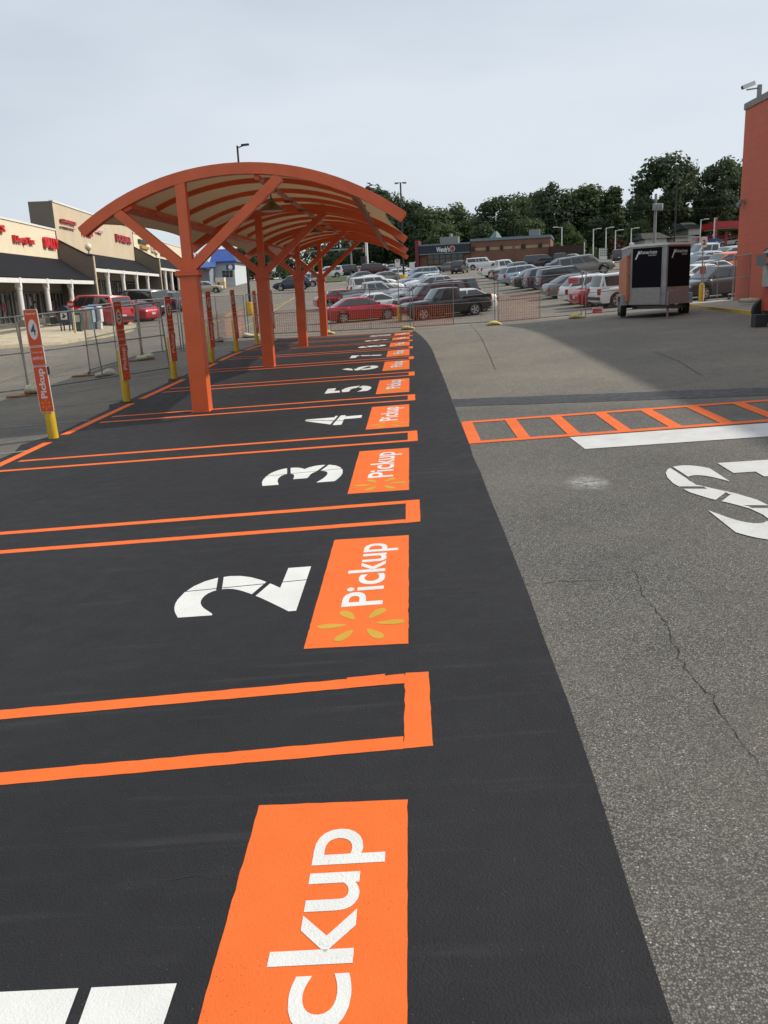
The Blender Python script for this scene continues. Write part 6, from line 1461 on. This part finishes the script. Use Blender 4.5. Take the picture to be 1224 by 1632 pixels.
for k in range(6): mb.box((p0[0]+.1,YF-2.02,p0[2]+.5+k*.72), (p0[0]+.38,YF-2.003,p0[2]+.85+k*.72))
mb.build('lettering', M['ink'], bd)
p0, p1 = at_depth(1133,394,165), at_depth(1146,379.5,165); t = thing('donation_bin', 'blue collection bin with a white panel on the bank', 'bin', (p0[0],165,gz(p0[0],165)))
mb = MB(); mb.box((p0[0],165,gz(p0[0],165)-.3), (p1[0],166.4,p1[2])); mb.build('body', M['nb_blue'], t)
mb = MB(); mb.box((p0[0]+.75,164.97,p0[2]+.3), (p1[0]-.1,164.99,p0[2]+1.0)); mb.build('panel', M['nb_pale'], t)

# ------------------------------------------------------------------ trees and shrubs
def mat_leaf(name, c1, c2, c3):
    m, t, b, o = new_mat(name); g = _n(t, 'ShaderNodeNewGeometry'); r = _n(t, 'ShaderNodeValToRGB'); t.links.new(g.outputs['Random Per Island'], r.inputs[0])
    e = r.color_ramp.elements; e[0].color = (*c1,1); e[1].color = (*c3,1); e.new(.5).color = (*c2,1)
    t.links.new(r.outputs[0], b.inputs['Base Color']); setc(b, rough=.7, spec=.25)
    tl = _n(t, 'ShaderNodeBsdfTranslucent'); t.links.new(r.outputs[0], tl.inputs[0]); mx = _n(t, 'ShaderNodeMixShader'); mx.inputs[0].default_value = .35
    t.links.new(b.outputs[0], mx.inputs[1]); t.links.new(tl.outputs[0], mx.inputs[2]); t.links.new(mx.outputs[0], o.inputs['Surface']); return m
M['leaf'] = mat_leaf('broad_leaf_foliage', (.070,.105,.040), (.086,.122,.050), (.105,.142,.06)); M['leaf_d'] = mat_leaf('dark_leaf_foliage', (.054,.080,.040), (.068,.096,.048), (.084,.114,.056))  # greens raised to paint distance haze into the leaf colours
M['leaf_y'] = mat_leaf('light_leaf_foliage', (.06,.09,.03), (.09,.125,.04), (.12,.15,.055)); M['leaf_r'] = mat_leaf('red_leaf_foliage', (.05,.02,.018), (.10,.038,.028), (.14,.06,.035))
M['bark'] = P('grey_brown_bark', (.055,.045,.036), .9, 0, .3, 2, .4, 12)
def crown_mesh(seed, kind, n=2600):
    """foliage for a tree 1 m tall; leaf clumps spread through uneven lobes, gaps between"""
    rr = np.random.default_rng(seed); lobes = []
    nl, zc, rz, rx, lo, big = {'round': (26,.60,.34,.27,.18,1.15), 'tall': (24,.58,.40,.17,.12,.95), 'open': (24,.66,.30,.34,.30,1.0), 'pine': (22,.64,.34,.15,.2,.75), 'bush': (12,.48,.42,.5,.03,2.1)}[kind]
    for i in range(nl):
        a = i*2.4+rr.uniform(-.5,.5); h = -1+2*(i+.5)/nl+rr.uniform(-.12,.12); w = np.sqrt(max(.02, 1-h*h))*rr.uniform(.45, 1.0)
        if kind == 'pine': w = (1.1-(h+1)*.45)*rr.uniform(.4,1)
        s = rr.uniform(.085,.15)*big
        lobes.append((np.cos(a)*w*rx, np.sin(a)*w*rx, zc+h*rz, s, s*rr.uniform(.65,.95)))
    per = n//nl; V = []; N_ = []
    for (x, y, z, s, sz) in lobes:
        d = rr.normal(size=(per,3)); d /= np.linalg.norm(d, axis=1)[:,None]; r = rr.uniform(.25,1,per)**.45
        bumpy = 1+.22*np.sin(d[:,0]*7+x*50)*np.sin(d[:,1]*6+y*40)+.15*np.sin(d[:,2]*9)
        P_ = np.stack([x+d[:,0]*s*r*bumpy, y+d[:,1]*s*r*bumpy, z+d[:,2]*sz*r*bumpy], 1); V.append(P_); N_.append(d)
    C_ = np.concatenate(V); D_ = np.concatenate(N_); keep = C_[:,2] > lo*.6; C_ = C_[keep]; D_ = D_[keep]; k = len(C_)
    size = rr.uniform(.011,.026,k)*(2.2 if kind == 'bush' else 1.0)
    nrm = D_+rr.normal(size=(k,3))*.42; nrm[:,2] += .15; nrm /= np.linalg.norm(nrm, axis=1)[:,None]
    t1 = np.cross(nrm, rr.normal(size=(k,3))); t1 /= np.linalg.norm(t1, axis=1)[:,None]; t2 = np.cross(nrm, t1)
    q = [C_+t1*size[:,None]*a+t2*size[:,None]*b*.75 for a, b in ((-1,-.3),(0,-1),(1,.1),(.3,1),(-.6,.8))]
    verts = np.stack(q, 1).reshape(-1,3); faces = np.arange(k*5).reshape(-1,5)
    me = bpy.data.meshes.new('crown'); me.from_pydata(verts.tolist(), [], faces.tolist()); me.update()
    mb = MB(); R_ = random.Random(seed); top = zc+rz*.35
    mb.tube([(0,0,-.02),(.006,.004,.2),(-.004,.006,.45),(.004,0,top)], [.020,.016,.011,.004] if kind != 'bush' else [.02,.02,.015,.01], 7)
    for (x, y, z, s, sz) in lobes[:9]:
        h0 = max(.12, min(z-.12, top-.05)); mb.tube([(0,0,h0),(x*.5,y*.5,(h0+z)/2+.01),(x,y,z)], [.008,.006,.002], 5, False)
    return me, mb.data('trunk', smooth=True)
_TM = {}
def tree(px_, ytop, H_, Y, kind, mat, label, group='trees along the skyline', name='tree', wide=1., seed=None, cat='tree'):
    """px_, ytop: where the crown's top is; Y: distance; the height follows from the ground"""
    top = at_depth(px_, ytop, Y); zg = gz(top[0], Y); h = max(top[2]-zg, .6)
    k = (kind, (seed if seed is not None else len(USED)) % 3); USED.add(label)
    if k not in _TM: _TM[k] = crown_mesh(11+7*k[1]+len(kind), kind, {'bush':1100}.get(kind, 5200))
    cm, tm = _TM[k]; zmax = max(v.co.z for v in cm.vertices)
    t = thing(name, label, cat, (top[0], Y, zg), (0, 0, (px_*1.7) % 6.28), group); s = h/zmax; t.scale = (s*wide, s*wide, s)
    sub('crown', cm, mat, t); sub('trunk', tm, M['bark'], t); return t
L1, L2, L3, L4 = M['leaf'], M['leaf_d'], M['leaf_y'], M['leaf_r']
for a in ((598,291,215,'tall',L2,'dark slim tree rising behind the right arch tips of the canopy',1.3), (625,305,205,'round',L2,'dark round tree left of the thin lamp pole top',1.0), (655,316,205,'open',L2,'loose topped dark tree right of the thin lamp pole',.9),
          (690,326,200,'round',L1,'mid green tree above the left end of the restaurant',1.15), (728,321,215,'round',L1,'mid green tree above the restaurant sign band',1.1), (757,340,220,'round',L2,'lower dark tree in the dip of the skyline',1.1),
          (792,309,200,'round',L2,'broad dark tree left of the tallest middle tree',1.15), (826,305,215,'round',L1,'green tree directly left of the tallest middle tree',1.0), (880,289,205,'round',L2,'tallest dark tree in the middle of the skyline',1.1), (851,302,225,'round',L2,'dark tree behind the tallest middle tree',1.0),
          (917,300,215,'tall',L2,'slim dark tree right of the tallest middle tree',1.4), (938,291,205,'tall',L1,'pointed green tree left of the narrow bright one',1.3), (958,302,220,'round',L2,'dark tree behind the red leaved tree',.9), (978,295,205,'pine',L1,'narrow feathery tree before the dip of the skyline',1.2),
          (1004,318,215,'round',L2,'low dark tree left of the big spreading tree',.9), (1030,312,225,'round',L1,'green tree under the left limbs of the big spreading tree',1.0),
          (1062,242,195,'open',L2,'very tall spreading tree above the trailer',1.05), (1092,262,215,'open',L2,'tall tree behind the right side of the big spreading tree',.85), (1150,247,200,'open',L2,'very tall dark tree beside the orange building',.95), (1190,252,215,'open',L2,'tall tree partly hidden by the orange building',.9),
          (1124,305,220,'round',L2,'dark tree filling the gap between the two tallest trees',.9), (1020,348,190,'round',L1,'small green tree left of the utility pole',1.1),
          (705,352,185,'round',L1,'rounded green tree close behind the restaurant roof',1.3), (770,352,190,'round',L2,'dark tree close behind the restaurant roof vent',1.2), (845,345,190,'round',L1,'green tree close behind the right roof unit',1.1), (905,352,185,'round',L1,'light crowned tree behind the bin enclosure',.9), (670,360,200,'round',L2,'dark tree close behind the maroon tower',1.2), (640,362,205,'round',L2,'dark tree behind the canopy tips near the road',1.2), (950,345,200,'round',L2,'dark rounded tree behind the first street lamp',1.2), (985,345,205,'round',L2,'dark rounded tree behind the third street lamp',1.2), (1050,345,205,'round',L2,'dark rounded tree behind the utility pole foot',1.2), (1095,335,225,'round',L2,'dark rounded tree behind the white house',1.1), (1150,330,210,'round',L2,'dark rounded tree behind the red filling station',1.0), (1180,340,210,'round',L2,'dark tree touching the orange wall above the filling station',1.0),
          (602,352,205,'round',L2,'dark tree behind the white roadside pole',1.0), (570,385,205,'round',L2,'dark tree behind the signal pole',1.4), (545,398,215,'round',L1,'green tree left of the signal pole',1.3), (522,408,210,'round',L2,'dark low tree seen under the last arch',1.3), (500,414,200,'round',L1,'low green tree behind the warning sign',1.3), (478,420,205,'round',L1,'low tree between the second and third canopy posts',1.4), (452,421,195,'bush',L1,'rounded green tree behind the dark blue crossover',1.1), (432,430,190,'bush',L1,'low green bush right of the second canopy post',1.0),
          (404,372,190,'tall',L2,'dark tree behind the tall lamp pole',1.7), (386,388,180,'round',L2,'dark tree right of the blue roof',1.3), (420,395,190,'round',L2,'dark tree behind the second canopy post',1.2)):
    tree(a[0], a[1], None, a[2], a[3], a[4], a[5], wide=a[6])
for a in ((985,377,185,'bush',L4,'round red leaved tree behind the trailer roof lamp',1.1), (920,368,182,'round',L3,'small bright green tree behind the bin enclosure',1.0), (888,383,178,'bush',L3,'light green bush at the right end of the restaurant',1.0), (945,392,180,'bush',L1,'green shrub behind the pylon sign',1.3), (1010,396,178,'bush',L1,'green shrub below the low grey house',1.6)):
    tree(a[0], a[1], None, a[2], a[3], a[4], a[5], wide=a[6], group='small trees by the road')
for i, a in enumerate(((642,428,139,L2,'low dark shrub at the left end of the verge'), (652,431,141,L4,'reddish shrub on the verge beside the small white sign'), (668,425,143,L2,'tallest dark shrub in front of the maroon tower'), (676,430,141,L1,'green shrub right of the maroon tower'), (690,430,143,L1,'low green shrub below the restaurant window'), (1158,400,150,L1,'wide green hedge bush on the bank below the white sedan'), (1172,401,148,L2,'dark bush on the bank beside the orange wall'), (1146,402,152,L2,'dark bush on the bank under the blue collection bin'), (1085,400,150,L1,'green bush just right of the trailer roof'))):
    tree(a[0], a[1], None, a[2], 'bush', a[3], a[4], name='shrub', cat='shrub', group='shrubs on the verges', wide=1.3 if a[0] < 1000 else 1.8)
# the wood that closes the view behind the single trees
wm = []
rr = np.random.default_rng(5)
for i in range(64):
    x = -150+i*4.9+rr.uniform(-1.5,1.5); y = 246+rr.uniform(-8,22); h = rr.uniform(9,12.5)*(.62 if x < -30 else 1)
    k = ('bush', i % 3)
    if k not in _TM: _TM[k] = crown_mesh(11+7*k[1]+4, 'bush', 1100)
    cm = _TM[k][0]; n = len(cm.vertices); v = np.empty(n*3); cm.vertices.foreach_get('co', v); v = v.reshape(-1,3)
    a = rr.uniform(0,6.28); s = h
    q = np.stack([(v[:,0]*np.cos(a)-v[:,1]*np.sin(a))*s*.9+x, (v[:,0]*np.sin(a)+v[:,1]*np.cos(a))*s*.9+y, v[:,2]*s*1.1+gz(x,y)], 1)
    wm.append(q)
q = np.concatenate(wm); me = bpy.data.meshes.new('far_wood'); me.from_pydata(q.tolist(), [], np.arange(len(q)).reshape(-1,5).tolist()); me.materials.append(L2)
o = bpy.data.objects.new('far_wood', me); COL.objects.link(o); tag(o, 'dark wood closing the view behind the single trees', 'wood', kind='stuff')
# grass on the verges
mb = MB(); drape(mb, [(-60,176),(90,176),(110,240),(-90,240)], .05, 6); struct(mb, 'grass_verge', M['grass'], org=(0,0,0), fix=False)
